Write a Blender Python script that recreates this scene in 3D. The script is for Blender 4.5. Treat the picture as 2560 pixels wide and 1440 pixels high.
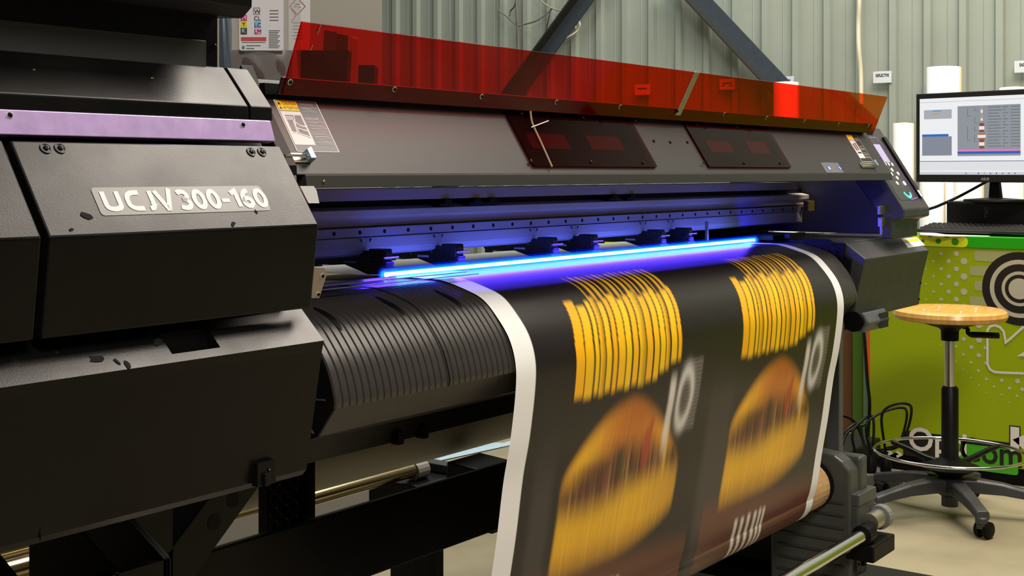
import bpy, bmesh, math, random
import numpy as np
from mathutils import Vector, Matrix
random.seed(7)
for o in list(bpy.data.objects): bpy.data.objects.remove(o)
SC = bpy.context.scene
COL = SC.collection
# ------------------------------------------------------------------ camera
F, CX, CY, H = 3300.0, 1280.0, 430.0, 1.09
TH = math.atan(2406 / F); CT, ST = math.cos(TH), math.sin(TH)
cd = bpy.data.cameras.new('camera'); cam = bpy.data.objects.new('camera', cd); COL.objects.link(cam)
cd.sensor_width = 36; cd.sensor_fit = 'HORIZONTAL'; cd.lens = F / 2560 * 36
cd.shift_y = -(720 - CY) / 2560; cd.clip_start = .05
cam.location = (0, 0, H); cam.rotation_euler = (math.pi / 2, 0, TH - math.pi / 2)
SC.camera = cam
SC.view_settings.view_transform = 'Standard'; SC.view_settings.look = 'None'
SC.view_settings.gamma = 1; SC.view_settings.use_curve_mapping = False
SC.view_settings.exposure = 0.0
# ------------------------------------------------------------------ world, ceiling lights and added fill
w = bpy.data.worlds.new('hall'); SC.world = w; w.use_nodes = True
w.node_tree.nodes['Background'].inputs[0].default_value = (.78, .80, .76, 1)
w.node_tree.nodes['Background'].inputs[1].default_value = .07
def area(name, loc, to, sx, sy, power, col):
    l = bpy.data.lights.new(name, 'AREA'); l.shape = 'RECTANGLE'; l.size = sx; l.size_y = sy
    l.energy = power; l.color = col
    o = bpy.data.objects.new(name, l); COL.objects.link(o); o.location = loc
    o.rotation_euler = (Vector(to) - Vector(loc)).to_track_quat('-Z', 'Y').to_euler()
    return o
area('ceiling_light_front', (4.2, .45, 4.4), (4.2, .45, 0), 2.6, 2.3, 350, (1, .89, .77))
area('ceiling_light_wall', (4.85, 3.2, 4.6), (4.85, 3.2, 0), 2.4, 2.8, 140, (.93, 1, .95))
area('media_fill_light', (-.9, -2.0, 4.2), (2.0, 1.0, .6), 1.6, 1.2, 200, (1, .93, .84))  # unseen fill added behind the camera to brighten the hanging media

# ------------------------------------------------------------------ helpers
def P(u, v, X=None, Y=None, Z=None):
    """point where the sight line of photo pixel (u, v) meets a plane of known depth or height"""
    a = (u - CX) / F; b = (CY - v) / F
    d = Vector((CT + ST * a, ST - CT * a, b))
    k = X / d.x if X is not None else Y / d.y if Y is not None else (Z - H) / d.z
    return Vector((0, 0, H)) + d * k
def PL(u, v, p0, n):
    a = (u - CX) / F; b = (CY - v) / F
    d = Vector((CT + ST * a, ST - CT * a, b)); c = Vector((0, 0, H)); n = Vector(n)
    return c + d * ((Vector(p0) - c).dot(n) / d.dot(n))
def lin(c):
    r = [(x / 255) for x in c[:3]]
    return tuple([x / 12.92 if x <= .04045 else ((x + .055) / 1.055) ** 2.4 for x in r] + [1.0])
MATS = {}
def M(name, rgb, rough=.5, metal=0, spec=.5, noise=0, nscale=30, bump=0, bscale=200, emit=None, es=0, coat=0, rn=0):
    if name in MATS: return MATS[name]
    m = bpy.data.materials.new(name); m.use_nodes = True; MATS[name] = m
    nt = m.node_tree; b = nt.nodes['Principled BSDF']; L = nt.links
    b.inputs['Base Color'].default_value = lin(rgb); b.inputs['Roughness'].default_value = rough
    b.inputs['Metallic'].default_value = metal; b.inputs['Specular IOR Level'].default_value = spec
    b.inputs['Coat Weight'].default_value = coat
    tc = nt.nodes.new('ShaderNodeTexCoord')
    if noise or rn:
        n = nt.nodes.new('ShaderNodeTexNoise'); n.inputs['Scale'].default_value = nscale; n.inputs['Detail'].default_value = 6
        L.new(tc.outputs['Object'], n.inputs['Vector'])
        if noise:
            r = nt.nodes.new('ShaderNodeValToRGB'); c = lin(rgb)
            r.color_ramp.elements[0].position = .3; r.color_ramp.elements[1].position = .7
            r.color_ramp.elements[0].color = tuple([x * (1 - noise) for x in c[:3]] + [1])
            r.color_ramp.elements[1].color = tuple([min(1, x * (1 + noise)) for x in c[:3]] + [1])
            L.new(n.outputs['Fac'], r.inputs['Fac']); L.new(r.outputs['Color'], b.inputs['Base Color'])
        if rn:
            q = nt.nodes.new('ShaderNodeMapRange'); q.inputs['From Min'].default_value = .3; q.inputs['From Max'].default_value = .7
            q.inputs['To Min'].default_value = max(.03, rough - rn); q.inputs['To Max'].default_value = min(1, rough + rn)
            L.new(n.outputs['Fac'], q.inputs['Value']); L.new(q.outputs['Result'], b.inputs['Roughness'])
    if bump:
        n2 = nt.nodes.new('ShaderNodeTexNoise'); n2.inputs['Scale'].default_value = bscale; n2.inputs['Detail'].default_value = 3
        bp = nt.nodes.new('ShaderNodeBump'); bp.inputs['Strength'].default_value = bump; bp.inputs['Distance'].default_value = .002
        L.new(tc.outputs['Object'], n2.inputs['Vector']); L.new(n2.outputs['Fac'], bp.inputs['Height']); L.new(bp.outputs['Normal'], b.inputs['Normal'])
    if emit: b.inputs['Emission Color'].default_value = lin(emit); b.inputs['Emission Strength'].default_value = es
    return m
def acrylic(name, rgb, gloss=.06, body=None, bf=0.0, ior=1.26):
    """clear tinted sheet: tinted see-through with a polished surface and a little pigment"""
    m = bpy.data.materials.new(name); m.use_nodes = True; MATS[name] = m; nt = m.node_tree; nt.nodes.clear(); L = nt.links
    out = nt.nodes.new('ShaderNodeOutputMaterial'); t = nt.nodes.new('ShaderNodeBsdfTransparent'); t.inputs[0].default_value = tuple([x ** .5 for x in lin(rgb)[:3]] + [1])
    g = nt.nodes.new('ShaderNodeBsdfGlossy'); g.inputs['Roughness'].default_value = gloss
    fr = nt.nodes.new('ShaderNodeFresnel'); fr.inputs[0].default_value = ior
    mx = nt.nodes.new('ShaderNodeMixShader'); src = t.outputs[0]
    if body:
        d = nt.nodes.new('ShaderNodeBsdfDiffuse'); d.inputs[0].default_value = lin(body)
        m2 = nt.nodes.new('ShaderNodeMixShader'); m2.inputs[0].default_value = bf
        L.new(t.outputs[0], m2.inputs[1]); L.new(d.outputs[0], m2.inputs[2]); src = m2.outputs[0]
    ge = nt.nodes.new('ShaderNodeNewGeometry'); sb_ = nt.nodes.new('ShaderNodeMath'); sb_.operation = 'SUBTRACT'; sb_.inputs[0].default_value = 1; L.new(ge.outputs['Backfacing'], sb_.inputs[1])
    mu = nt.nodes.new('ShaderNodeMath'); mu.operation = 'MULTIPLY'; L.new(fr.outputs[0], mu.inputs[0]); L.new(sb_.outputs[0], mu.inputs[1])
    L.new(mu.outputs[0], mx.inputs[0]); L.new(src, mx.inputs[1]); L.new(g.outputs[0], mx.inputs[2]); L.new(mx.outputs[0], out.inputs[0])
    return m
ORG = {}
def org(p): return ORG.get(p.name, Vector((0, 0, 0))) if p else Vector((0, 0, 0))
def thing(name, loc, label, cat, group=None):
    o = bpy.data.objects.new(name, None); COL.objects.link(o); o.location = loc; o.empty_display_size = .05
    ORG[o.name] = Vector(loc); o['label'] = label; o['category'] = cat
    if group: o['group'] = group
    return o
def tag(o, label, cat, group=None):
    o['label'] = label; o['category'] = cat
    if group: o['group'] = group
    return o
def link(name, me, parent=None, base=None):
    o = bpy.data.objects.new(name, me); COL.objects.link(o)
    if parent: o.parent = parent; ORG[o.name] = org(parent)
    elif base is not None: o.location = base; ORG[o.name] = Vector(base)
    return o
def mesh(name, verts, faces, mat, parent=None, smooth=False, mats=None, fm=None, base=None, recalc=True):
    off = org(parent) if parent else (Vector(base) if base is not None else None)
    if off is None:
        vs = [Vector(v) for v in verts]
        base = Vector((sum(v.x for v in vs) / len(vs), sum(v.y for v in vs) / len(vs), min(v.z for v in vs))); off = base
    me = bpy.data.meshes.new(name)
    me.from_pydata([tuple(Vector(v) - off) for v in verts], [], faces)
    for m in (mats or [mat]): me.materials.append(m)
    if fm: me.polygons.foreach_set('material_index', fm)
    if recalc:
        bm = bmesh.new(); bm.from_mesh(me); bmesh.ops.recalc_face_normals(bm, faces=bm.faces); bm.to_mesh(me); bm.free()
    if smooth: me.shade_smooth()
    me.update()
    return link(name, me, parent, base)
def bevel(o, wd, seg=2):
    b = o.modifiers.new('edge', 'BEVEL'); b.width = wd; b.segments = seg; b.limit_method = 'ANGLE'; b.angle_limit = .5
    b.harden_normals = False
    return o
class MB:
    """collects shapes for ONE part"""
    def __init__(s): s.v = []; s.f = []; s.m = []; s.mi = 0
    def add(s, v, f):
        n = len(s.v); s.v += [Vector(p) for p in v]; s.f += [tuple(i + n for i in q) for q in f]; s.m += [s.mi] * len(f); return s
    def box(s, a, b):
        (x0, y0, z0), (x1, y1, z1) = a, b
        return s.add([(x0, y0, z0), (x1, y0, z0), (x1, y1, z0), (x0, y1, z0), (x0, y0, z1), (x1, y0, z1), (x1, y1, z1), (x0, y1, z1)],
                     [(0, 3, 2, 1), (4, 5, 6, 7), (0, 1, 5, 4), (1, 2, 6, 5), (2, 3, 7, 6), (3, 0, 4, 7)])
    def prism(s, prof, x0, x1):
        n = len(prof)
        return s.add([(x0, y, z) for y, z in prof] + [(x1, y, z) for y, z in prof],
                     [tuple(range(n)), tuple(range(2 * n - 1, n - 1, -1))] + [(i, n + i, n + (i + 1) % n, (i + 1) % n) for i in range(n)])
    def slab(s, pts, n, t):
        k = len(pts); n = Vector(n).normalized() * t
        return s.add([Vector(p) for p in pts] + [Vector(p) + n for p in pts],
                     [tuple(range(k - 1, -1, -1)), tuple(range(k, 2 * k))] + [(i, (i + 1) % k, k + (i + 1) % k, k + i) for i in range(k)])
    def tube(s, pts, r, n=10, cap=True, closed=False):
        pts = [Vector(p) for p in pts]; k = len(pts); rr = r if isinstance(r, (list, tuple)) else [r] * k
        vs = []; nrm = None
        for i, p in enumerate(pts):
            if closed: d = pts[(i + 1) % k] - pts[i - 1]
            else: d = pts[min(i + 1, k - 1)] - pts[max(i - 1, 0)]
            d.normalize()
            if nrm is None: nrm = d.orthogonal().normalized()
            else:
                nrm = nrm - d * nrm.dot(d)
                nrm = nrm.normalized() if nrm.length > 1e-6 else d.orthogonal().normalized()
            b = d.cross(nrm)
            vs += [p + (nrm * math.cos(2 * math.pi * j / n) + b * math.sin(2 * math.pi * j / n)) * rr[i] for j in range(n)]
        fs = []
        for i in range(k if closed else k - 1):
            a, c = i * n, ((i + 1) % k) * n
            fs += [(a + j, a + (j + 1) % n, c + (j + 1) % n, c + j) for j in range(n)]
        if cap and not closed: fs += [tuple(range(n - 1, -1, -1)), tuple(range((k - 1) * n, k * n))]
        return s.add(vs, fs)
    def lathe(s, prof, c, n=24, ax='Z'):
        vs = []; c = Vector(c)
        for r, z in prof:
            for j in range(n):
                a = 2 * math.pi * j / n; q = (r * math.cos(a), r * math.sin(a), z)
                if ax == 'Y': q = (q[0], q[2], q[1])
                if ax == 'X': q = (q[2], q[0], q[1])
                vs.append(c + Vector(q))
        k = len(prof); fs = []
        for i in range(k - 1): fs += [(i * n + j, i * n + (j + 1) % n, (i + 1) * n + (j + 1) % n, (i + 1) * n + j) for j in range(n)]
        fs += [tuple(range(n - 1, -1, -1)), tuple(range((k - 1) * n, k * n))]
        return s.add(vs, fs)
    def build(s, name, mat, parent=None, smooth=False, base=None, mats=None, bev=0):
        o = mesh(name, s.v, s.f, mat, parent, smooth=False, mats=mats, fm=s.m if mats else None, base=base)
        if smooth:
            o.data.shade_smooth(); e = o.modifiers.new('split', 'EDGE_SPLIT'); e.split_angle = math.radians(38)
        if bev: bevel(o, bev)
        return o
def ngon_flat(name, polys, mat, parent, mats=None, idx=None):
    vs = []; fs = []
    for p in polys:
        n = len(vs); vs += list(p); fs.append(tuple(range(n, n + len(p))))
    return mesh(name, vs, fs, mat, parent, mats=mats, fm=idx, recalc=False)
class Frame:
    """flat surface: origin, right, up"""
    def __init__(s, o, ex, ey): s.o = Vector(o); s.ex = Vector(ex).normalized(); s.ey = Vector(ey).normalized(); s.n = s.ex.cross(s.ey)
    def p(s, a, b, h=0): return s.o + s.ex * a + s.ey * b + s.n * h
    def px(s, u, v, h=0): return PL(u, v, s.o + s.n * h, s.n)
    def ab(s, u, v):
        d = PL(u, v, s.o, s.n) - s.o; return d.dot(s.ex), d.dot(s.ey)
    def rect(s, a0, b0, a1, b1, h=0): return [s.p(a0, b0, h), s.p(a1, b0, h), s.p(a1, b1, h), s.p(a0, b1, h)]
    def disc(s, a, b, r, h=0, n=20, rb=None): return [s.p(a + r * math.cos(2 * math.pi * i / n), b + (rb or r) * math.sin(2 * math.pi * i / n), h) for i in range(n)]
    def rrect(s, a0, b0, a1, b1, r, h=0):
        out = []
        for cx, cy, t in ((a1 - r, b1 - r, 0), (a0 + r, b1 - r, 90), (a0 + r, b0 + r, 180), (a1 - r, b0 + r, 270)):
            for k in range(5):
                q = math.radians(t + k * 22.5); out.append(s.p(cx + r * math.cos(q), cy + r * math.sin(q), h))
        return out
def stroke_polys(fr, line, wd, h=0, closed=False):
    pts = [Vector((a, b)) for a, b in line]; k = len(pts); lo = []; hi = []
    for i, p in enumerate(pts):
        if closed: d0 = p - pts[i - 1]; d1 = pts[(i + 1) % k] - p
        else: d0 = p - pts[i - 1] if i else pts[1] - p; d1 = pts[i + 1] - p if i < k - 1 else d0
        d0 = d0.normalized(); d1 = d1.normalized(); t = (d0 + d1)
        t = t.normalized() if t.length > 1e-6 else d0
        m = Vector((-t.y, t.x)); c = max(.5, m.dot(Vector((-d0.y, d0.x))))
        lo.append(p - m * wd / 2 / c); hi.append(p + m * wd / 2 / c)
    out = []
    for i in range(k if closed else k - 1):
        j = (i + 1) % k
        out.append([fr.p(*lo[i], h), fr.p(*lo[j], h), fr.p(*hi[j], h), fr.p(*hi[i], h)])
    return out
def text(name, s, fr, a, b, size, mat, parent, h=.0004, bold=0, sx=1, align='LEFT'):
    cu = bpy.data.curves.new(name, 'FONT'); cu.body = s; cu.size = size; cu.offset = bold; cu.align_x = align; cu.resolution_u = 3
    o = bpy.data.objects.new(name, cu); COL.objects.link(o)
    me = bpy.data.meshes.new_from_object(o.evaluated_get(bpy.context.evaluated_depsgraph_get()))
    bpy.data.objects.remove(o); bpy.data.curves.remove(cu)
    off = org(parent)
    for v in me.vertices: v.co = fr.p(a + v.co.x * sx, b + v.co.y, h) - off
    me.materials.clear(); me.materials.append(mat)
    return link(name, me, parent)
def arc(cx, cy, rx, ry, a0, a1, n=10): return [(cx + rx * math.cos(math.radians(a0 + (a1 - a0) * i / n)), cy + ry * math.sin(math.radians(a0 + (a1 - a0) * i / n))) for i in range(n + 1)]
def orient(n, up=(0, 0, 1)):
    n = Vector(n).normalized(); x = Vector(up).cross(n)
    x = x.normalized() if x.length > 1e-5 else Vector((1, 0, 0))
    y = n.cross(x); return Matrix((x, y, n)).transposed()
def inst(name, me, loc, n, parent, scale=1):
    o = link(name, me, parent); R = orient(n).to_4x4()
    o.matrix_local = Matrix.Translation(Vector(loc) - org(parent)) @ R @ Matrix.Scale(scale, 4)
    return o
def curve_pts(ctrl, n=8):
    c = [Vector(p) for p in ctrl]; c = [c[0] * 2 - c[1]] + c + [c[-1] * 2 - c[-2]]; out = []
    for i in range(1, len(c) - 2):
        for k in range(n):
            t = k / n; a, b, d, e = c[i - 1], c[i], c[i + 1], c[i + 2]
            out.append(.5 * ((2 * b) + (d - a) * t + (2 * a - 5 * b + 4 * d - e) * t * t + (3 * b - a - 3 * d + e) * t ** 3))
    out.append(c[-2]); return out
def cable(name, ctrl, r, mat, parent=None, n=8, seg=8): return MB().tube(curve_pts(ctrl, seg), r, n).build(name, mat, parent, smooth=True)

# ------------------------------------------------------------------ materials
k_body = M('black moulded plastic', (12, 11, 10), .32, spec=.22, rn=.06, nscale=9, bump=.06, bscale=900)
k_worn = M('dusty black plastic', (11, 10, 9), .32, spec=.21, noise=.3, nscale=7, rn=.09, bump=.05, bscale=700)
k_deep = M('deep black plastic', (8, 8, 8), .5, spec=.15)
k_mid = M('dark grey plastic', (48, 48, 48), .5, rn=.05, nscale=20)
k_steel = M('black painted steel', (11, 10, 10), .45, spec=.25, noise=.2, nscale=15)
k_rib = M('black ribbed heater cover', (50, 46, 43), .36, spec=.6, rn=.05, nscale=40)
g_cover = M('charcoal painted cover', (44, 46, 46), .45, spec=.28, bump=.03, bscale=1500)
g_lip = M('dark lip', (38, 37, 35), .5)
purple = M('purple metallic trim', (186, 160, 210), .36, metal=.5, noise=.10, nscale=60)
white = M('white paper', (214, 214, 212), .6)
white_ink = M('white lettering', (205, 202, 197), .5)
chrome = M('polished steel', (205, 205, 205), .12, metal=1)
steel = M('brushed steel', (168, 162, 150), .38, metal=.9)
alum = M('anodised aluminium', (196, 186, 172), .42, metal=.1)
yellow = M('warning yellow', (240, 200, 20), .5)
sgrey = M('label grey', (92, 100, 104), .5)
sdark = M('label black', (20, 20, 20), .5)
faint = M('label small print', (165, 170, 172), .5)
red = acrylic('red acrylic', (238, 18, 15), .04, (170, 20, 16), .04)
redk = acrylic('dark red acrylic', (140, 50, 50), .08, (40, 12, 12), .10, 1.13)
brass = M('brass screw', (150, 130, 90), .35, metal=1)
screw_k = M('black screw', (22, 22, 22), .25, metal=.5)
washer = M('pale washer', (200, 196, 190), .3, metal=.5)

# shared screw meshes
def screw_mesh(name, r, ring=True, head=None):
    b = MB(); n = 12
    if ring: b.lathe([(r * 1.35, 0), (r * 1.35, r * .22), (r * .9, r * .25)], (0, 0, 0), n)
    b.mi = 1; b.lathe([(r, 0), (r, r * .45), (r * .72, r * .72), (r * .42, r * .76), (r * .40, r * .45)], (0, 0, 0), n)
    me = bpy.data.meshes.new(name); me.from_pydata([tuple(v) for v in b.v], [], b.f)
    me.materials.append(washer); me.materials.append(head or screw_k); me.polygons.foreach_set('material_index', b.m); me.update()
    return me
SCREW = screw_mesh('screw', .0030); SCREW_P = screw_mesh('plain_screw', .0030, False); SCREW_B = screw_mesh('brass_screw', .0017, False, brass)
SCREW_D = screw_mesh('dark_screw', .0026, True, screw_k); SCREW_C = screw_mesh('chrome_screw', .006, False, chrome)

# ================================================================== SETTING
fl = M('worn concrete floor', (132, 123, 98), .5, noise=.22, nscale=2.2, rn=.12, bump=.05, bscale=60)
o = MB().box((-3, -4, -.05), (6.9, 8.5, 0)).build('floor', fl, base=(2, 1, 0)); o['kind'] = 'structure'
o['label'] = 'worn beige concrete floor with grey stains'
WX = 6.6; PIT = .02678 * WX; Y0 = .2822 * WX
wm = M('pale grey-green steel cladding', (142, 148, 138), .5, spec=.35, noise=.06, nscale=3)
vs = []; fs = []; prof = []
y = Y0 - PIT * 20
while y < 8.4:
    prof += [(y - .022, 0), (y - .016, -.030), (y + .018, -.030), (y + .034, 0), (y + .080, 0), (y + .083, -.003), (y + .088, 0)]
    y += PIT
for yy, dx in prof: vs += [(WX + dx, yy, 0), (WX + dx, yy, 5)]
fs = [(2 * i, 2 * i + 2, 2 * i + 3, 2 * i + 1) for i in range(len(prof) - 1)]
o = mesh('wall_far', vs, fs, wm, base=(WX, 2, 0)); o['kind'] = 'structure'; o['label'] = 'pale corrugated steel cladding wall with vertical ribs'

# ================================================================== PRINTER
PR = thing('wide_format_printer', (2.0, 1.45, 0), 'black wide-format UV printer with red visor and blue-lit print bed', 'printer')
A_, B_, C_, D_, E_, F_, G_ = (1.130, 1.197), (1.100, 1.163), (1.099, 1.148), (1.090, 1.123), (1.079, 1.119), (1.019, 1.032), (1.031, .941)
XT = 1.04
def inset(p, d): return (p[0] + d, p[1])
MB().prism([(1.142, 1.197), (1.140, 1.16), (1.112, 1.13), (1.035, 1.03), (1.05, .955), (1.10, .945), (1.74, .945), (1.74, 1.197)], .40, XT - .004).build('tower_core', k_deep, PR)
MB().prism([A_, B_, C_, (1.108, 1.148), (1.112, 1.163), (1.142, 1.196), (1.70, 1.205), (1.70, 1.212), (1.14, 1.208)], .40, 1.012).build('top_cover', k_worn, PR, bev=.0015)
MB().prism([A_, B_, C_, (1.108, 1.148), (1.112, 1.163), (1.142, 1.196), (1.70, 1.205), (1.70, 1.212), (1.14, 1.208)], 1.015, XT + .008).build('top_cover_end', k_worn, PR, bev=.0015)
t = MB().prism([(1.0975, 1.148), (1.0895, 1.1245), (1.100, 1.122), (1.108, 1.147)], .672, XT + .003).build('purple_trim', purple, PR, bev=.001)
FRT = Frame((.672, 1.0895, 1.1245), (1, 0, 0), (0, .008, .0235))
for u, v in ((24, 288), (607, 312)): inst('screw', SCREW_D, FRT.px(u, v), FRT.n, t)
# lettered front cover and its neighbour
front = [E_, F_, G_, (1.045, .940), (1.033, 1.032), (1.09, 1.114)]
fc = MB().prism(front, .703, XT).build('front_cover', k_worn, PR, bev=.002)
MB().prism(front, .40, .695).build('side_cover', k_worn, PR, bev=.002)
FU = Frame((.703, F_[0], F_[1]), (1, 0, 0), (0, E_[0] - F_[0], E_[1] - F_[1]))
for u, v in ((114, 371), (150, 371), (628, 380), (655, 380)):
    p = FU.px(u, v)
    q = MB().lathe([(.0060, 0), (.0060, .0012), (.0046, .0012), (.0046, .0003)], (0, 0, 0), 16)
    R = orient(FU.n); q.v = [R @ v_ + p for v_ in q.v]; q.build('screw_cup', k_mid, fc)
    inst('screw', SCREW_P, p + FU.n * .0006, FU.n, fc, .9)
# raised outline of the decal and the lettering UCJV300-160
a0, b0 = FU.ab(258, 533); a1, b1 = FU.ab(670, 521); hh = FU.ab(254, 476)[1] - b0
dec = ngon_flat('decal_film', [FU.rrect(a0 - .003, b0 - .003, a1 + .003, b0 + hh + .003, .004, .0005)], M('matt film', (20, 18, 17), .33, spec=.5), fc)
GL = {'U': (.66, [[(.09, 1), (.09, .28)] + arc(.33, .28, .24, .20, 180, 360)[1:] + [(.57, 1)]]),
      'C': (.62, [[(.60, .92)] + arc(.40, .60, .31, .32, 95, 180, 6) + arc(.40, .36, .31, .28, 180, 265, 6) + [(.62, .08)]]),
      'J': (.42, [[(.36, 1), (.36, .3)] + arc(.14, .30, .22, .22, 0, -80, 6) + [(.0, .08)]]),
      'V': (.72, [[(.0, 1), (.33, .06), (.42, .06), (.80, 1.12)]]),
      '3': (.55, [[(.04, .86)] + arc(.24, .72, .22, .22, 110, -70, 9) + [(.2, .52)], [(.2, .52)] + arc(.24, .28, .25, .24, 80, -110, 9) + [(.02, .12)]]),
      '0': (.60, [arc(.29, .5, .22, .44, 0, 360, 20)]), '-': (.38, [[(.06, .42), (.32, .42)]]),
      '1': (.40, [[(.06, .78), (.24, .93), (.24, .02)]]),
      '6': (.60, [[(.48, .94)] + arc(.40, .42, .33, .50, 100, 180, 7) + arc(.29, .28, .22, .23, 180, 540, 16)])}
GL['V'] = (.72, [[(.0, 1), (.34, .04), (.40, .04), (.72, 1.12)]])
for ch, u0, u1 in zip('UCJV300-160', (255, 313, 362, 388, 441, 482, 519, 554, 577, 604, 637), (303, 359, 386, 437, 478, 516, 551, 574, 600, 634, 669)):
    wdt, lines = GL[ch]; polys = []; q0, q1 = FU.ab(u0, 503)[0], FU.ab(u1, 503)[0]; sw_ = .0054 if ch != '-' else .0046
    xs_ = [p_[0] for ln in lines for p_ in ln]; mn, mx_ = min(xs_), max(xs_)
    for ln in lines: polys += stroke_polys(FU, [(q0, b0 + .42 * hh), (q1, b0 + .42 * hh)], sw_, .0009) if ch == '-' else stroke_polys(FU, [(q0 + sw_ / 2 + (x - mn) / max(.01, mx_ - mn) * (q1 - q0 - sw_), b0 + sw_ * .35 + y_ * (hh - sw_ * .7)) for x, y_ in ln], sw_, .0009)
    ngon_flat('letter', polys, white_ink, dec)
# smudges and scratches on the worn covers
def spot(fr, u, v, r, par, mat, asp=.5, n=9):
    p = fr.ab(u, v); ang = random.uniform(0, 3)
    pts = []
    for i in range(n):
        t_ = 2 * math.pi * i / n; rr = r * random.uniform(.6, 1.2); x_, y_ = rr * math.cos(t_), rr * asp * math.sin(t_)
        pts.append(fr.p(p[0] + x_ * math.cos(ang) - y_ * math.sin(ang), p[1] + x_ * math.sin(ang) + y_ * math.cos(ang), .0006))
    return pts
grime = M('dark grime', (22, 21, 21), .8, spec=.15)
# ---- lower skirt with notch
S0, S1 = (1.021, .905), (1.053, .935)
def sk(back): return [back, S0, (1.024, .894), (1.048, .760), (1.054, .753), (1.16, .753), (1.16, .80), (1.10, .88), (back[0] + .012, back[1] - .012)]
lb = (1.070, .951); xa = P(431, 868, Y=1.028).x; xb = P(552, 850, Y=1.028).x
wedge = [lb, (1.0285, .91203), (1.0400, .90), (lb[0] + .012, lb[1] - .012)]
sb = MB().prism(wedge, .40, xa).prism(wedge, xb, 1.05).prism(sk((1.0285, .912)), .40, 1.05)
skirt = sb.build('lower_skirt', k_worn, PR)
MB().prism([(1.05, .93), (1.045, .89), (1.15, .87), (1.15, .93)], xa, xb).build('notch_recess', k_deep, skirt)
MB().box((.40, 1.11, .755), (1.045, 1.70, .95)).build('skirt_body', k_deep, PR)
FL_ = Frame((.40, S0[0], S0[1]), (1, 0, 0), (0, .032, .030))
ngon_flat('grime_mark', [spot(FL_, *q, skirt, grime) for q in ((375, 838, .006), (395, 855, .008, ), (243, 898, .010), (292, 905, .005), (318, 912, .006), (142, 882, .003))], grime, skirt)
ngon_flat('grime_mark', [spot(FU, *q, fc, grime) for q in ((215, 540, .007), (178, 575, .003), (583, 560, .005), (640, 530, .003))], grime, fc)
MB().box((.712, 1.0462, .757), (.7128, 1.0475, .80)).build('skirt_seam', k_deep, skirt)
cl = MB().box((.968, 1.038, .757), (.995, 1.0475, .782)).box((.975, 1.034, .757), (.982, 1.04, .770)).build('corner_clip', k_body, skirt, bev=.001)
inst('screw', SCREW_P, (.984, 1.037, .772), (0, -1, 0), cl, .7)

# ---- ink supply unit over the tower
ink = MB().prism([(1.140, 1.198), (1.140, 1.268), (1.60, 1.275), (1.60, 1.205)], .30, 1.003).build('ink_unit_case', k_body, PR, bev=.001)
MB().prism([(1.140, 1.262), (1.095, 1.259), (1.080, 1.270), (1.076, 1.40), (1.085, 1.41), (1.60, 1.41), (1.60, 1.27)], .30, .999).build('ink_tray', k_body, PR, bev=.0012)
MB().box((.30, 1.1385, 1.205), (.985, 1.1402, 1.236)).build('ink_unit_face', k_mid, ink, bev=.0008)
inst('screw', SCREW_P, P(536, 116, Y=1.1385), (0, -1, 0), ink, .9)
FT = Frame((.40, B_[0], B_[1]), (1, 0, 0), (0, A_[0] - B_[0], A_[1] - B_[1]))
for u, v in ((85, 175), (380, 196)): inst('screw', SCREW_B, FT.px(u, v, .0002), FT.n, PR)

# ---- charcoal front cover over the carriage
XC0, XC1 = 1.135, 3.15
cov = MB().prism([(1.150, 1.087), (1.213, 1.185), (1.226, 1.206), (1.42, 1.214), (1.42, 1.204), (1.236, 1.195), (1.164, 1.087)], XC0, XC1).build('carriage_cover', g_cover, PR, bev=.001)
MB().prism([(1.1465, 1.0705), (1.1495, 1.0868), (1.166, 1.0868), (1.164, 1.0705)], XC0 + .015, XC1).build('cover_lip', g_lip, cov, bev=.0008)
FG = Frame((XC0, 1.150, 1.087), (1, 0, 0), (0, .063, .098))
FLP = Frame((XC0, 1.1465, 1.0705), (1, 0, 0), (0, .003, .0163))
inst('screw', SCREW_B, FLP.px(810, 454), FLP.n, cov, 1.3)
MB().prism([(1.240, 1.192), (1.224, 1.222), (1.208, 1.190), (1.148, 1.098), (1.147, 1.086), (1.30, 1.086), (1.30, 1.19)], XC0 - .022, XC0 - .001).build('cover_end_frame', k_deep, cov, bev=.001)
# red visor
VB, VT = (1.2005, 1.187), (1.1655, 1.2755)
FV = Frame((1.158, VB[0], VB[1]), (1, 0, 0), (0, VT[0] - VB[0], VT[1] - VB[1])); VH = math.dist(VB, VT); VL = 3.158 - 1.158
vis = MB().slab(FV.rect(.0, 0, VL, VH), FV.n, .003).build('red_visor', red, PR, bev=.0006)
fk = M('visor flange', (26, 22, 20), .5)
MB().slab(FV.rect(-.004, -.001, VL - .02, .0215, -.0035), FV.n, .003).build('visor_flange', fk, vis)
MB().prism([(1.2035, 1.186), (1.205, 1.20), (1.216, 1.20), (1.215, 1.186)], XC0, XC1 - .02).build('flange_foot', k_deep, vis)
for u, v in ((725, 205), (986, 223), (1204, 241), (1391, 255), (1550, 267), (1811, 285), (1917, 295), (2012, 303), (2097, 311), (2172, 315)):
    inst('visor_screw', SCREW, FV.px(u, v, .003), FV.n, vis)
p0, p1 = FV.ab(1690, 287), FV.ab(1738, 180)
st = MB().slab([FV.p(p0[0] - .0095, p0[1], .0032), FV.p(p0[0] + .0095, p0[1], .0032), FV.p(p1[0] + .0095, VH + .001, .0032), FV.p(p1[0] - .0095, VH + .001, .0032)], FV.n, .0015).build('visor_strap', steel, vis, bev=.0008)
inst('screw', SCREW_P, FV.px(1693, 278, .0047), FV.n, st, .9)
for u, v in ((1695, 254), (1707, 254), (1728, 190), (1740, 190)): inst('rivet', SCREW_B, FV.px(u, v, .0047), FV.n, st, .7)
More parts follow.
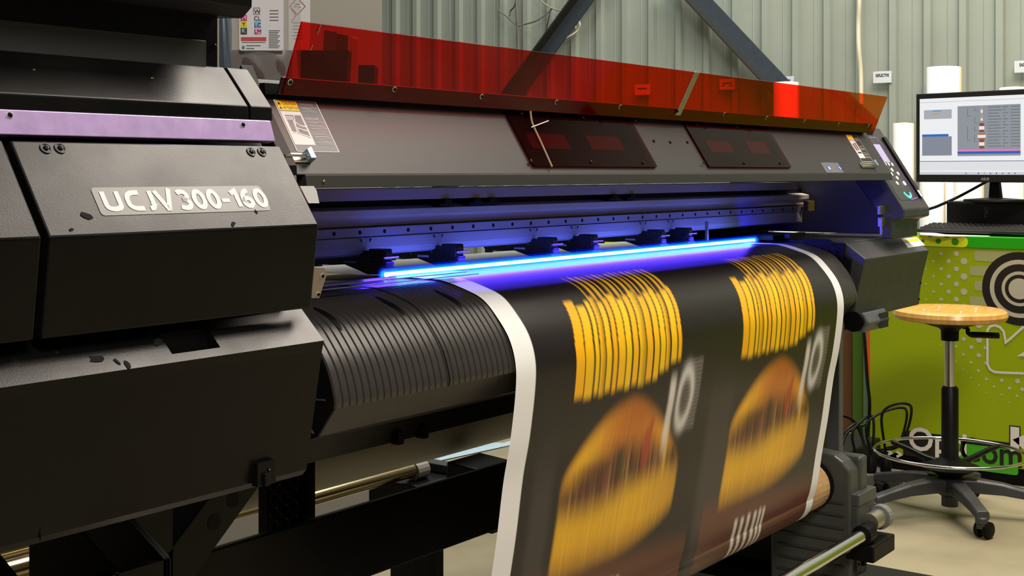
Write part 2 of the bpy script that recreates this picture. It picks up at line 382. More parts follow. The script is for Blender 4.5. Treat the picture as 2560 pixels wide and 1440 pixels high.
for u, v, u2, v2 in ((803, 60, 793, 86), (782, 112, 776, 126)):
    MB().tube([FV.px(u, v, .0045), FV.px(u2, v2, .0045)], .0008, 6).build('visor_pin', steel, vis)
# dark red acrylic windows
def window(cs, slots, scr):
    pts = [FG.ab(*c) for c in cs]
    a0_ = sum(p[0] for p in (pts[0], pts[3])) / 2; a1_ = sum(p[0] for p in (pts[1], pts[2])) / 2
    b0_ = min(pts[2][1], pts[3][1]); b1_ = FG.ab(*cs[0])[1]
    wdw = MB().slab(list(reversed(FG.rrect(a0_, b0_, a1_, b1_, .004, .0012)))[::-1], FG.n, .003).build('acrylic_window', redk, cov)
    for c0, c1 in slots:
        q0, q1 = FG.ab(*c0), FG.ab(*c1)
        ngon_flat('lit_slot_patch', [FG.rect(q0[0], q1[1], q1[0] - .004, q0[1], .0006)], M('lit slot red', (190, 30, 34), .5), wdw)  # lit interior behind each cutout, painted as a brighter red patch
    for s_ in scr: inst('screw', SCREW_P, FG.px(*s_, .0042), FG.n, wdw)
    return wdw
wd1 = window(((1285, 283), (1598, 307), (1617, 420), (1303, 419)), (((1312, 333), (1432, 373)), ((1462, 339), (1566, 376))),
       ((1304, 284), (1457, 294), (1588, 302), (1327, 403), (1477, 405), (1607, 407)))
window(((1727, 305), (1937, 325), (1956, 421), (1744, 419)), (((1763, 351), (1838, 381)), ((1862, 353), (1930, 385))),
       ((1741, 311), (1842, 318), (1933, 322), (1759, 407), (1860, 408), (1950, 408)))
for u, v in ((1634, 353), (1675, 356), (1718, 356)): inst('screw', SCREW_P, FG.px(u, v), FG.n, cov)
beige = M('beige cord', (150, 125, 95), .6)
cable('cord_tie', [FG.px(1326, 278, .012), FG.px(1331, 308, .008), FG.px(1350, 350, .006), FG.px(1380, 417, .005)], .0016, beige, cov)
MB().tube([FG.px(1329, 318, .009), FG.px(1371, 302, .011)], .0011, 6).build('tie_tail', M('clear tie', (200, 195, 190), .3), cov)
# caution labels
def caution(cs, parent, big=True):
    q = [FG.ab(*c) for c in cs]; A0 = (q[0][0] + q[3][0]) / 2; A1 = (q[1][0] + q[2][0]) / 2; B0 = (q[2][1] + q[3][1]) / 2; B1 = (q[0][1] + q[1][1]) / 2
    W, Hh = A1 - A0, B1 - B0; R_ = lambda x0, y0, x1, y1, h: FG.rect(A0 + W * x0, B0 + Hh * y0, A0 + W * x1, B0 + Hh * y1, h)
    lb_ = ngon_flat('caution_label', [FG.rrect(A0, B0, A1, B1, W * .02, .0004)], white, parent)
    bg = sgrey if big else sdark
    ngon_flat('label_ground', [R_(.02, .012, .98, .988, .0006)], bg, lb_)
    ngon_flat('warning_band', [R_(.03, .79, .50, .975, .0008)], yellow, lb_)
    ngon_flat('pictogram_ground', [R_(.03, .13, .50, .775, .0008)], white, lb_)
    if big:
        for s_, yy, xx in (('CAUTION', .90, .17), ('ATTENTION', .815, .14)):
            text('warning_word', s_, FG, A0 + W * xx, B0 + Hh * yy, Hh * .075, sdark, lb_, .001, sx=.85)
            ngon_flat('warning_triangle', [[FG.p(A0 + W * .05, B0 + Hh * yy, .001), FG.p(A0 + W * .12, B0 + Hh * yy, .001), FG.p(A0 + W * .085, B0 + Hh * (yy + .06), .001)]], sdark, lb_)
        text('heading', 'COVER HAZARD', FG, A0 + W * .56, B0 + Hh * .90, Hh * .055, faint, lb_, .001, sx=.72)
        text('heading', 'COUVERCLE DANGER', FG, A0 + W * .54, B0 + Hh * .625, Hh * .055, white, lb_, .001, sx=.55)
        pic = [R_(.10, .40, .46, .70, .001)]
        ngon_flat('pictogram', pic + [[FG.p(A0 + W * .08, B0 + Hh * .40, .001), FG.p(A0 + W * .46, B0 + Hh * .26, .001), FG.p(A0 + W * .46, B0 + Hh * .42, .001)]], sgrey, lb_)
        ln = []
        for pl in ([(.10, .66), (.24, .66), (.20, .36), (.10, .36)], [(.30, .70), (.22, .45)], [(.24, .58), (.34, .50), (.46, .48)], [(.20, .47), (.34, .42), (.46, .40)], [(.24, .44), (.24, .34), (.46, .28)], [(.1, .62), (.24, .62)]):
            ln += stroke_polys(FG, [(A0 + W * x_, B0 + Hh * y_) for x_, y_ in pl], W * .022, .0012)
        ngon_flat('pictogram_lines', ln, white, lb_)
    else:
        ngon_flat('pictogram', [R_(.12, .30, .44, .36, .001), R_(.12, .40, .22, .66, .001), R_(.30, .42, .40, .70, .001)], sdark, lb_)
    rows = [.855, .83, .80, .775, .57, .545, .50, .475, .45, .43, .33, .285, .26, .235, .19, .165, .14]
    ngon_flat('small_print', [R_(.55 + .01 * (i % 3), yv, .94 - .05 * ((i * 7) % 4), yv + .010, .001) for i, yv in enumerate(rows)], faint, lb_)
caution(((702, 250), (808, 256), (830, 381), (722, 379)), cov)
caution(((2127, 338), (2155, 338), (2169, 404), (2141, 405)), cov, False)
q0, q1 = FG.ab(2066, 432), FG.ab(2092, 407)
ic = ngon_flat('safety_sticker', [FG.rect(q0[0], q0[1], q1[0] + .004, q1[1], .0005)], M('clear grey film', (96, 98, 100), .4), cov)
for k in (0, 1):
    cxx = q0[0] + (q1[0] - q0[0]) * (.32 + .62 * k); cyy = (q0[1] + q1[1]) / 2
    ngon_flat('blue_sign', [FG.disc(cxx, cyy, .0085, .0008)], M('sign blue', (60, 96, 190), .5), ic)
    ngon_flat('sign_mark', [FG.rect(cxx - .004, cyy - .005, cxx + .004, cyy + .002, .001)] if k == 0 else [[FG.p(cxx - .004, cyy + .004, .001), FG.p(cxx + .005, cyy - .006, .001), FG.p(cxx + .007, cyy - .001, .001)]], white, ic)
# latches
def latch(u0, v0, u1, v1, par):
    a_, b_ = FG.ab(u0, v0); c_, d_ = FG.ab(u1, v1)
    b_ = min(b_, d_); 
    l_ = MB().slab(FG.rect(a_, b_, c_, b_ + .014, .0005), FG.n, .002).build('latch', steel, par, bev=.0005)
    MB().slab([FG.p(c_ - .010, b_, .002), FG.p(c_, b_, .002), FG.p(c_, b_ + .018, .002), FG.p(c_ - .010, b_ + .014, .002)], FG.n, .010).build('latch_plate', M('zinc plate', (150, 170, 185), .35, metal=.7), l_, bev=.001)
    MB().tube([FG.p(a_ - .01, b_ + .006, .008), FG.p(c_ + .001, b_ + .006, .008)], .0016, 8).build('latch_pin', chrome, l_)
latch(722, 408, 778, 408, cov); latch(2155, 420, 2188, 420, cov)
# pale tab and bracket at the tower's inner edge
MB().slab([P(748, 465, Y=1.065), P(770, 508, Y=1.065), P(797, 508, Y=1.065), P(790, 476, Y=1.065), P(783, 465, Y=1.065)], (0, -1, 0), .001).build('white_tab', white, PR)
br = MB().slab([P(780, 668, Y=1.04), P(776, 745, Y=1.04), P(795, 745, Y=1.04), P(815, 682, Y=1.04), P(808, 670, Y=1.04)], (0, -1, 0), .002).build('rail_bracket', M('beige metal', (150, 135, 115), .45, metal=.5), PR)
for u, v in ((806, 690), (795, 736)): inst('screw', SCREW_D, P(u, v, Y=1.038), (0, -1, 0), br, .9)

# ---- inside: beam, rail, carriage bed
XI0, XI1 = 1.10, 3.415
MB().box((XI0, 1.25, 1.10), (3.29, 1.70, 1.195)).build('cover_inside', k_deep, PR)
beam = M('purple-grey beam', (172, 160, 158), .4, metal=.1)
MB().prism([(1.47, 1.043), (1.47, 1.062), (1.56, 1.062), (1.56, 1.043)], XI0, XI1 - .1).build('upper_rail', M('upper rail', (165, 150, 150), .4, metal=.1), PR)
MB().prism([(1.50, 1.03), (1.50, 1.045), (1.62, 1.045), (1.62, 1.03)], XI0, XI1).build('beam_channel', k_deep, PR)
MB().prism([(1.472, 1.002), (1.478, 1.014), (1.470, 1.016), (1.470, 1.028), (1.49, 1.032), (1.58, 1.032), (1.58, .952), (1.49, .952), (1.49, 1.002)], XI0, XI1 - .02).build('beam_front', alum, PR, bev=.001)
rail = MB().prism([(1.466, .984), (1.466, .999), (1.50, .999), (1.50, .984)], XI0, XI1 - .04).build('guide_rail', beam, PR, bev=.0008)
MB().prism([(1.460, .966), (1.464, .983), (1.50, .983), (1.50, .953), (1.470, .953), (1.460, .957)], XI0, XI1 - .1).build('rail_bed', M('rail bed', (215, 204, 202), .35, metal=.1), PR, bev=.0008)
hx = P(835, 590, Y=1.466).x; dx = (P(1233, 567, Y=1.466).x - hx) / 7
HOLE = bpy.data.meshes.new('rail_hole'); b = MB().lathe([(.0035, 0), (.0035, .0006), (.001, .0006)], (0, 0, 0), 12); HOLE.from_pydata([tuple(v) for v in b.v], [], b.f); HOLE.materials.append(k_deep)
for i in range(33): inst('rail_hole', HOLE, (hx + dx * i, 1.466, .9915), (0, -1, 0), rail)
# pinch rollers
pin_blue = M('dark roller plastic', (26, 26, 30), .35)
MK = bpy.data.meshes.new('arrow_mark')
def pinch(u, v):
    x = P(u, v, Y=1.425).x; w_ = .026
    r_ = MB().prism([(1.41, .950), (1.41, .962), (1.455, .962), (1.475, .954), (1.535, .950), (1.575, .950), (1.575, .940), (1.555, .936), (1.53, .936), (1.50, .938), (1.47, .930), (1.45, .924), (1.43, .925)], x - w_ * .32, x + w_ * .32).build('pinch_roller', pin_blue, PR, bev=.001)
    MB().box((x - w_ * .42, 1.412, .944), (x + w_ * .42, 1.445, .966)).box((x - w_ * .36, 1.408, .930), (x + w_ * .44, 1.424, .946)).build('roller_block', pin_blue, r_, bev=.002)
    MB().box((x - w_ * .30, 1.56, .932), (x + w_ * .1, 1.572, .941)).build('spring_end', k_mid, r_)
    MB().tube([(x - w_ * .65, 1.412, .931), (x + w_ * .65, 1.412, .931)], .0055, 12).build('roller_wheel', k_mid, r_)
    MB().tube([(x - w_ * .75, 1.404, .953), (x + w_ * .6, 1.404, .953)], .0018, 8).build('roller_pin', steel, r_)
    MB().box((x - w_ * .34, 1.475, .941), (x - w_ * .32, 1.500, .9445)).build('pale_clip', white, r_)
    for yy, zz in ((1.45, .931), (1.468, .951), (1.515, .946)): inst('screw', SCREW_B, (x - w_ * .32, yy, zz), (-1, 0, 0), r_)
    for s_ in (-1, 1):
        MB().add([(x + s_ * .012 - .003, 1.4605, .981), (x + s_ * .012 + .003, 1.4605, .981), (x + s_ * .012 - s_ * .003, 1.460, .974)], [(0, 1, 2)]).build('arrow_mark', k_deep, r_)
for u, v in ((955, 640), (1135, 632), (1372, 615), (1474, 604), (1643, 592), (1712, 588)): pinch(u, v)
MB().box((2.93, 1.60, .905), (XI1, 1.612, 1.06)).build('back_plate', k_deep, PR)
MB().box((2.975, 1.20, .905), (3.42, 1.62, .922)).build('side_platen', k_deep, PR)
# small clips on the channel
for u in (1090, 1165, 1205, 1515, 1560):
    p = P(u, 508, Y=1.474)
    c = MB().box((p.x, 1.466, 1.030), (p.x + .05, 1.49, 1.036)).box((p.x + .012, 1.464, 1.034), (p.x + .034, 1.485, 1.042)).build('cable_clip', k_deep, PR, bev=.001)
# end wall on the right, with bracket
ew = MB().box((3.416, 1.27, .925), (3.43, 1.72, 1.095)).build('end_wall', M('end wall', (84, 84, 96), .45), PR)
eb = MB().box((3.155, 1.180, .985), (3.186, 1.188, 1.006)).box((3.155, 1.180, .955), (3.186, 1.187, .978)).box((3.155, 1.176, .935), (3.161, 1.182, .975)).build('end_bracket', steel, PR, bev=.001)
for z in (.967, .941): inst('screw', SCREW_D, (3.158, 1.176, z), (0, -1, 0), eb, .8)
MB().box((2.93, 1.36, .925), (3.02, 1.42, .938)).box((2.96, 1.33, .93), (3.05, 1.345, .942)).build('edge_holder', k_steel, PR, bev=.001)
MB().box((2.745, 1.44, .93), (2.752, 1.446, .975)).build('sensor_post', steel, PR)
MB().box((3.34, 1.45, .985), (3.385, 1.462, 1.012)).build('yellow_block', M('dull yellow', (110, 95, 20), .5), PR)

# ---- platen and ribbed heater cover
RP = [(1.66, .905), (1.40, .917), (1.33, .917), (1.297, .9155), (1.253, .904), (1.222, .891), (1.199, .868), (1.178, .838), (1.1665, .803), (1.1665, .790)]
XR0, XR1 = 1.216, 2.965
hb = RP + [(1.195, .752), (1.285, .722), (1.66, .70)]
hc = MB().prism(hb, XR0 + .004, XR1 - .004).build('heater_cover', k_rib, PR)
MB().prism([(1.285, .724), (1.30, .688), (1.40, .68), (1.40, .72)], XR0 - .02, XR1).build('heater_apron', k_body, PR)
for i, u in enumerate((988, 1050)):
    p = P(u, 1085, Y=1.292); MB().box((p.x, 1.285, .686), (p.x + .012, 1.30, .705)).build('apron_notch', k_deep, PR)
cap = MB().prism([(a, b - .001) for a, b in hb], XR0, XR0 + .004).build('heater_end_cap', k_deep, PR)
for (y0, z0, y1, z1) in ((1.20, .86, 1.30, .84), (1.18, .80, 1.32, .79), (1.20, .755, 1.28, .83), (1.24, .90, 1.24, .75), (1.20, .84, 1.21, .78), (1.28, .9, 1.28, .73)):
    MB().tube([(XR0 - .001, y0, z0), (XR0 - .001, y1, z1)], .0016, 6).build('cap_rib', k_mid, cap)
# one rib, shared
def offs(pts, d):
    out = []
    for i, p in enumerate(pts):
        a = pts[max(0, i - 1)]; c = pts[min(len(pts) - 1, i + 1)]; tx, tz = c[0] - a[0], c[1] - a[1]; l = math.hypot(tx, tz)
        out.append((p[0] + tz / l * d, p[1] - tx / l * d))
    return out
def smooth_prof(pts, n=4): return [(v.x, v.y) for v in curve_pts([(a, b, 0) for a, b in pts], n)]
RS = smooth_prof(RP[1:], 3); RO = offs(RS, .0028)
vs = []; 
for (a, b), (c, d) in zip(RS, RO): vs += [(0, a, b), (.0014, c, d), (.0110, c, d), (.0124, a, b)]
n_ = len(RS); fs = []
for i in range(n_ - 1): fs += [(4 * i + j, 4 * i + j + 1, 4 * i + 4 + j + 1, 4 * i + 4 + j) for j in range(3)]
fs += [(3, 2, 1, 0), (4 * n_ - 4, 4 * n_ - 3, 4 * n_ - 2, 4 * n_ - 1)]
RIB = bpy.data.meshes.new('rib'); RIB.from_pydata(vs, [], fs); RIB.materials.append(k_rib); RIB.update(); RIB.shade_smooth()
bm = bmesh.new(); bm.from_mesh(RIB); bmesh.ops.recalc_face_normals(bm, faces=bm.faces); bm.to_mesh(RIB); bm.free()
x = XR0 + .001; xs = []
while x < XR1 - .01:
    if (x < 1.66 or x > 2.84): xs.append(x)
    x += .01325
for x in xs:
    o = link('rib', RIB, hc); o.location = Vector((x, 0, 0)) - org(hc)
    e = o.modifiers.new('split', 'EDGE_SPLIT'); e.split_angle = .6
sl = P(1120, 1160 - 200, Y=1.165).x
MB().prism(offs(smooth_prof(RP[1:], 3), .0035) + list(reversed(smooth_prof(RP[1:], 3))), sl, sl + .0022).build('panel_seam', k_deep, hc)
def on_prof(u, v, prof):
    best = None
    for p_, q_ in zip(prof, prof[1:]):
        n2 = Vector((0, q_[1] - p_[1], -(q_[0] - p_[0]))); 
        if n2.length < 1e-9: continue
        h = PL(u, v, (0, p_[0], p_[1]), n2); k = (Vector((0, q_[0] - p_[0], q_[1] - p_[1]))); tt = (Vector((0, h.y - p_[0], h.z - p_[1]))).dot(k) / k.dot(k)
        if -.01 <= tt <= 1.01 and (best is None or h.x < best.x): best = h
    return best
RV = offs(RS, .0034); rl = [0]
for p_, q_ in zip(RV, RV[1:]): rl.append(rl[-1] + math.dist(p_, q_))
for u, v in ((815, 785), (980, 762), (1125, 744)):
    h = on_prof(u, v, RV); k = min(range(len(RV)), key=lambda i_: math.dist(RV[i_], (h.y, h.z))); s0 = rl[k]; vs_ = []
    for i_ in range(13):
        s1 = s0 - .030 + .06 * i_ / 12; hw = .0062 * math.sqrt(max(0, 1 - ((i_ - 6) / 6.05) ** 2)); yy = np.interp(s1, rl, [p_[0] for p_ in RV]); zz = np.interp(s1, rl, [p_[1] for p_ in RV])
        vs_ += [(h.x - hw, yy, zz), (h.x + hw, yy, zz)]
    mesh('vent_slot', vs_, [(2 * i_, 2 * i_ + 1, 2 * i_ + 3, 2 * i_ + 2) for i_ in range(12)], k_deep, hc)
# edge rails left of the media
for y_, z_, m_ in ((1.275, .928, steel), (1.30, .930, M('clear strip', (150, 145, 160), .2, metal=.3))):
    MB().box((1.05, y_, z_), (1.66, y_ + (.003 if y_ < 1.29 else .03), z_ + .0012)).build('edge_guide', m_, PR)

# ---- added glowing bar that stands in for the moving UV lamp's streak
streakb = MB().prism([(1.397, .9225), (1.399, .925), (1.405, .925), (1.407, .9225)], 1.585, 2.905).build('uv_streak_bar', M('streak glow', (20, 120, 255), .3, emit=(0, 140, 255), es=5), PR)
MB().tube([(1.58, 1.401, .9262), (2.91, 1.401, .9262)], .0036, 10).build('streak_core', M('streak white', (220, 240, 255), .3, emit=(205, 235, 255), es=9), streakb)
def halo_glow(name, rgb, es, tr):
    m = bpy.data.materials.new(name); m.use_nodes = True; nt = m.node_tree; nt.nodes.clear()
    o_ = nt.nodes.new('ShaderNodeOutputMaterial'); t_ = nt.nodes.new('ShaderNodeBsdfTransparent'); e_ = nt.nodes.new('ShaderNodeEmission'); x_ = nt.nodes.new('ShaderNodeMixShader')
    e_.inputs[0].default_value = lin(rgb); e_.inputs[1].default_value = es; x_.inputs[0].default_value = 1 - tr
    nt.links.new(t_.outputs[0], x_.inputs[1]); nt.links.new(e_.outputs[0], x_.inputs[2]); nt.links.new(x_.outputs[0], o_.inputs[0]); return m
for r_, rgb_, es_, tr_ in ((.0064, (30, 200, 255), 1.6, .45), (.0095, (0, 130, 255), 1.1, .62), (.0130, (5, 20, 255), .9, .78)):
    MB().tube([(1.575, 1.401, .9262), (2.915, 1.401, .9262)], r_, 14).build('halo_shell', halo_glow('sleeve %.4f' % r_, rgb_, es_, tr_), streakb, smooth=True)  # nested glowing shells that shape the halo around the streak
sl1 = area('added_glow_near', (2.25, 1.400, .940), (2.25, 1.39, .90), 1.29, .006, 1.6, (0, .30, 1)); sl1.rotation_euler = (math.radians(-20), 0, 0)  # unseen light added for the cyan glow close to the bar
sl2 = area('added_glow_front', (2.20, 1.392, .962), (2.20, 1.33, .90), 1.36, .010, 6.5, (.07, .03, 1)); sl2.rotation_euler = (math.radians(-35), 0, 0)  # unseen light added for the wide blue wash on the media
sl3 = area('added_glow_back', (2.24, 1.40, .938), (2.24, 1.5, .96), 1.25, .006, .5, (.06, .05, 1)); sl3.rotation_euler = (math.radians(115), 0, 0)  # unseen light added to throw blue onto the roller fronts

sl4 = area('added_glow_end', (2.935, 1.395, .960), (3.42, 1.34, 1.0), .02, .02, .16, (.01, .01, 1))  # unseen light added to turn the end wall blue
# ---- control panel tower on the right
XP0, XP1 = 3.185, 3.372
CPF = [(1.263, 1.205), (1.131, .998), (1.131, .978), (1.162, .968), (1.162, .925), (1.188, .925), (1.195, .985), (1.27, 1.085), (1.50, 1.10), (1.50, 1.205)]
cp = MB().prism(CPF, XP0, XP1).build('control_tower', k_mid, PR, bev=.003)
FC = Frame((XP0, 1.131, .998), (1, 0, 0), (0, .132, .207)); CW, CH = XP1 - XP0, math.hypot(.132, .207)
MB().slab(FC.rrect(.010, .026, CW - .040, CH - .03, .010, -.0005), FC.n, .0012).build('panel_face', M('panel face', (40, 42, 44), .3), cp)
MB().slab(FC.rrect(.020, CH - .115, CW - .075, CH - .045, .003, .0008), FC.n, .0012).build('display_bezel', k_mid, cp)
ngon_flat('display', [FC.rect(.026, CH - .108, CW - .083, CH - .054, .0023)], M('lilac display', (150, 140, 175), .3, emit=(150, 140, 175), es=.5), cp)
ngon_flat('purple_line', stroke_polys(FC, [(.012, CH - .032), (CW - .075, CH - .032), (CW - .050, CH - .06), (CW - .050, .095), (CW - .040, .08), (CW - .040, .032), (CW - .10, .026)], .0022, .0012), M('purple line', (150, 90, 190), .4), cp)
def key(a, b, r, m): 
    q = MB().lathe([(r, 0), (r, .0015), (r * .8, .0022)], (0, 0, 0), 14); R = orient(FC.n, (1, 0, 0)); q.v = [R @ v_ + FC.p(a, b, .0008) for v_ in q.v]; q.build('key', m, cp, smooth=True)
kw = M('ivory key', (225, 218, 205), .4, emit=(225, 218, 205), es=.25)
for u, v in ((2212, 411), (2220, 411), (2229, 412), (2229, 426), (2228, 436), (2244, 435), (2242, 446), (2242, 459)): key(*FC.ab(u, v), .0055, kw)
key(*FC.ab(2260, 459), .0065, M('lit blue key', (190, 190, 255), .4, emit=(170, 170, 255), es=1.5))
ca_, cb_ = FC.ab(2271, 490)
ngon_flat('status_light', stroke_polys(FC, [(ca_ + x_, cb_ + y_) for x_, y_ in arc(0.002, .016, .022, .020, 195, 340, 10)], .007, .0014), M('teal glow', (60, 220, 230), .4, emit=(60, 230, 235), es=2.2), cp)
MB().slab(FC.rrect(CW - .034, .03, CW - .012, CH - .03, .006, .0002), FC.n, .006).build('panel_rail', k_body, cp, bev=.001)
MB().slab(FC.rrect(CW - .033, .030, CW - .020, .05, .002, .0065), FC.n, .0006).build('pale_marker', white, cp)
# lower right box
bx = [(1.30, .925), (1.205, .925), (1.152, .886), (1.158, .86), (1.170, .81), (1.176, .77), (1.178, .742), (1.40, .73), (1.40, .925)]
lb2 = MB().prism(bx, 2.985, 3.43).build('right_skirt', k_mid, PR, bev=.002)
FB = Frame((2.985, 1.152, .886), (1, 0, 0), (0, .053, .039))
cs = [FB.ab(u, v) for u, v in ((2253, 597), (2292, 593), (2312, 613), (2270, 620))]
wl = ngon_flat('warning_label', [[FB.p(*c, .0005) for c in (cs[3], cs[2], cs[1], cs[0])]], white, lb2)
mid = lambda p, q, k: (p[0] + (q[0] - p[0]) * k, p[1] + (q[1] - p[1]) * k)
ngon_flat('warning_band', [[FB.p(*mid(cs[0], cs[3], .45), .0008), FB.p(*mid(mid(cs[0], cs[3], .45), mid(cs[1], cs[2], .45), .95), .0008), FB.p(*mid(mid(cs[0], cs[3], .12), mid(cs[1], cs[2], .12), .95), .0008), FB.p(*mid(mid(cs[0], cs[3], .12), mid(cs[1], cs[2], .12), .2), .0008)]], yellow, wl)
for z in (.80, .757): inst('screw', SCREW_P, (3.42, 1.171 if z > .78 else 1.175, z), (0, -1, 0), lb2)
MB().prism([(1.30, .93), (1.24, .93), (1.185, .885), (1.20, .74), (1.30, .72)], 2.972, 2.985).build('box_end_plate', k_deep, lb2)
for k in range(5): MB().box((2.966, 1.20 + .018 * k, .85 - .02 * (k % 2)), (2.974, 1.206 + .018 * k, .905)).build('end_fin', k_deep, lb2)
lv = MB().prism([(1.20, .745), (1.16, .76), (1.145, .735), (1.16, .712), (1.21, .715)], 2.99, 3.13).build('clamp_lever', M('lever grey', (72, 76, 76), .4), PR, bev=.004)
for k in range(6): MB().box((3.07 + .009 * k, 1.146, .716), (3.073 + .009 * k, 1.152, .752)).build('lever_rib', k_mid, lv)
MB().lathe([(.024, 0), (.024, .014), (.016, .018)], (2.98, 1.18, .738), 18, 'X').build('lever_hub', k_deep, lv)

# ---- stand
MB().box((.45, 1.45, .432), (3.30, 1.463, .552)).build('stand_beam', k_steel, PR, bev=.003)
MB().box((.62, 1.38, .05), (.74, 1.62, .76)).build('stand_leg', k_steel, PR, bev=.003)
MB().box((3.14, 1.36, .05), (3.26, 1.62, .74)).build('stand_leg', k_steel, PR, bev=.003)
for x in (.62, 3.14): MB().box((x, 1.05, .02), (x + .12, 2.0, .09)).build('stand_foot', k_steel, PR, bev=.004)
for x in (.65, 3.17):
    for yy in (1.08, 1.92):
        MB().lathe([(.028, 0), (.030, .004), (.030, .02), (.016, .03)], (x + .03, yy, 0), 16).build('levelling_pad', k_deep, PR, smooth=True)
# diagonal brace with holes, lower left
pb0, pb1 = P(590, 1225, Y=1.36), P(440, 1430, Y=1.36)
d_ = (pb1 - pb0).normalized(); s_ = Vector((d_.z, 0, -d_.x)) * .030
bc = MB().slab([pb0 - d_ * .08 - s_, pb0 - d_ * .08 + s_, pb1 + d_ * .06 + s_, pb1 + d_ * .06 - s_], (0, 1, 0), .05).build('diagonal_brace', k_steel, PR, bev=.002)
FBR = Frame(pb0, (1, 0, 0), (0, 0, 1))
for u, v in ((582, 1250), (535, 1305)):
    a_, b_ = FBR.ab(u, v); ngon_flat('brace_hole', [FBR.disc(a_, b_, .011, .0006)], k_deep, bc)
# ribbed gusset under the skirt
gs = MB()
zb = P(430, 1390, Y=1.20).z - .03
x0g, x1g = P(120, 1400, Y=1.20).x, P(428, 1380, Y=1.20).x
gs.box((x0g - .08, 1.20, zb - .06), (x1g, 1.215, zb + .028))
gs.box((P(215, 1300, Y=1.36).x, 1.36, zb - .06), (P(432, 1300, Y=1.36).x, 1.37, .76))
for xx in (x0g - .08, x0g - .02, x0g + .085, x0g + .15, x1g - .006): gs.add(*(lambda b: (b.v, b.f))(MB().prism([(1.20, zb - .05), (1.20, zb + .03), (1.36, .74), (1.36, zb - .05)], xx, xx + .004)))
gs.build('ribbed_gusset', k_steel, PR)
# honeycomb ribbed upright behind the skirt
xh0 = P(668, 1290, Y=1.56).x; xh1 = P(752, 1290, Y=1.56).x
up = MB().box((xh0, 1.560, .40), (xh1 + .012, 1.58, .80)).build('rib_upright', k_deep, PR)
MB().box((xh1, 1.545, .40), (xh1 + .018, 1.59, .80)).build('upright_flange', k_steel, up)
cell = .022; nb = 0
for r_ in range(12):
    for c_ in range(int((xh1 - xh0) / cell)):
        xx = xh0 + cell * (c_ + .5); zz = .50 + cell * r_
        if zz > .70: continue
        pts = [(xx + .0095 * math.cos(math.radians(45 * k + 22.5)), 1.556, zz + .0095 * math.sin(math.radians(45 * k + 22.5))) for k in range(8)]
        MB().tube(pts, .0013, 5, closed=True).build('honeycomb_rib', k_mid, up)
for rr in (.02, .034, .048):
    MB().tube([(xh0 + .05 + rr * math.cos(t_ * .2), 1.556, .725 - rr * math.sin(t_ * .2)) for t_ in range(0, 16)], .0014, 5).build('ring_rib', k_mid, up)
MB().lathe([(.052, 0), (.052, .02)], (xh1 + .02, 1.62, .60), 24, 'X').build('roll_flange', k_deep, PR)
# rear roller bars
for (u0, v0, u1, v1, yy, rr) in ((130, 1352, 665, 1226, 1.95, .016), (430, 1318, 666, 1258, 1.86, .018), (800, 1240, 1045, 1172, 1.95, .016)):
    q0, q1 = P(u0, v0, Y=yy), P(u1, v1, Y=yy); q1.z = q0.z
    MB().tube([q0 - Vector((1.0 if u0 < 500 else .12, 0, 0)), q1], rr, 16).build('feed_bar', M('brass-toned steel tube', (190, 175, 140), .18, metal=1), PR, smooth=True)
q1 = P(1045, 1172, Y=1.95); MB().tube([q1 + Vector((-.02, 0, -.003)), q1 + Vector((.02, 0, -.003))], .021, 16).build('bar_cap', M('pale cap', (150, 148, 140), .5), PR)

# ---- take-up unit on the right
XK = 3.0
tk = thing('take_up_unit', (3.06, 1.24, 0), 'dark grey take-up bracket holding the cardboard core at lower right', 'printer bracket')
MB().prism([(1.215, .400), (1.235, .412), (1.34, .425), (1.40, .42), (1.40, .03), (1.20, .03), (1.192, .16), (1.196, .38)], XK, XK + .055).build('bracket_body', M('take-up grey', (62, 64, 60), .42, rn=.06, nscale=20), tk, bev=.006)
tg = MATS['take-up grey']
MB().box((XK + .01, 1.178, .215), (XK + .115, 1.24, .300)).build('bracket_door', tg, tk, bev=.005)
MB().box((XK + .055, 1.19, .12), (XK + .10, 1.30, .405)).build('motor_housing', tg, tk, bev=.008)
MB().box((XK + .008, 1.176, .296), (XK + .12, 1.25, .325)).build('door_band', tg, tk, bev=.003)
sw = MB().box((XK + .02, 1.186, .135), (XK + .045, 1.194, .185)).build('switch_plate', k_mid, tk)
MB().box((XK + .052, 1.180, .145), (XK + .068, 1.192, .195)).build('rocker_switch', k_deep, tk, bev=.002)
inst('screw', SCREW_P, (XK + .030, 1.186, .155), (0, -1, 0), sw, 1.2)
for k in range(9): MB().box((XK - .004, 1.21, .06 + .03 * k), (XK, 1.38, .063 + .03 * k)).build('mesh_line', k_mid, tk)
MB().lathe([(.048, 0), (.060, .004), (.060, .012)], (XK - .013, 1.295, .338), 28, 'X').build('core_chuck', k_deep, tk)
pbar = P(2040, 1408, Y=1.16)
MB().tube([(1.15, 1.16, pbar.z), (XK + .02, 1.16, pbar.z)], .0165, 18).build('tension_bar', chrome, tk, smooth=True)
MB().tube([(XK + .03, 1.16, pbar.z + .02), (XK + .10, 1.16, pbar.z + .02)], .022, 18).build('bar_end', steel, tk, smooth=True)
MB().tube([(XK + .09, 1.16, pbar.z + .02), (XK + .115, 1.16, pbar.z + .02)], .029, 18).build('bar_cap', M('cap grey', (110, 112, 110), .5), tk)
MB().tube([(XK - .02, 1.16, pbar.z), (XK + .02, 1.16, pbar.z)], .024, 16).build('bar_clamp', k_deep, tk)
MB().box((XK - .02, 1.13, pbar.z - .06), (XK + .12, 1.20, pbar.z - .02)).build('bar_block', k_deep, tk, bev=.004)
MB().box((XK - .05, .98, .0), (XK + .10, 1.75, .028)).build('floor_foot', k_steel, tk, bev=.003)
MB().box((XK + .0, 1.16, .028), (XK + .08, 1.34, .06)).build('foot_post', k_steel, tk)

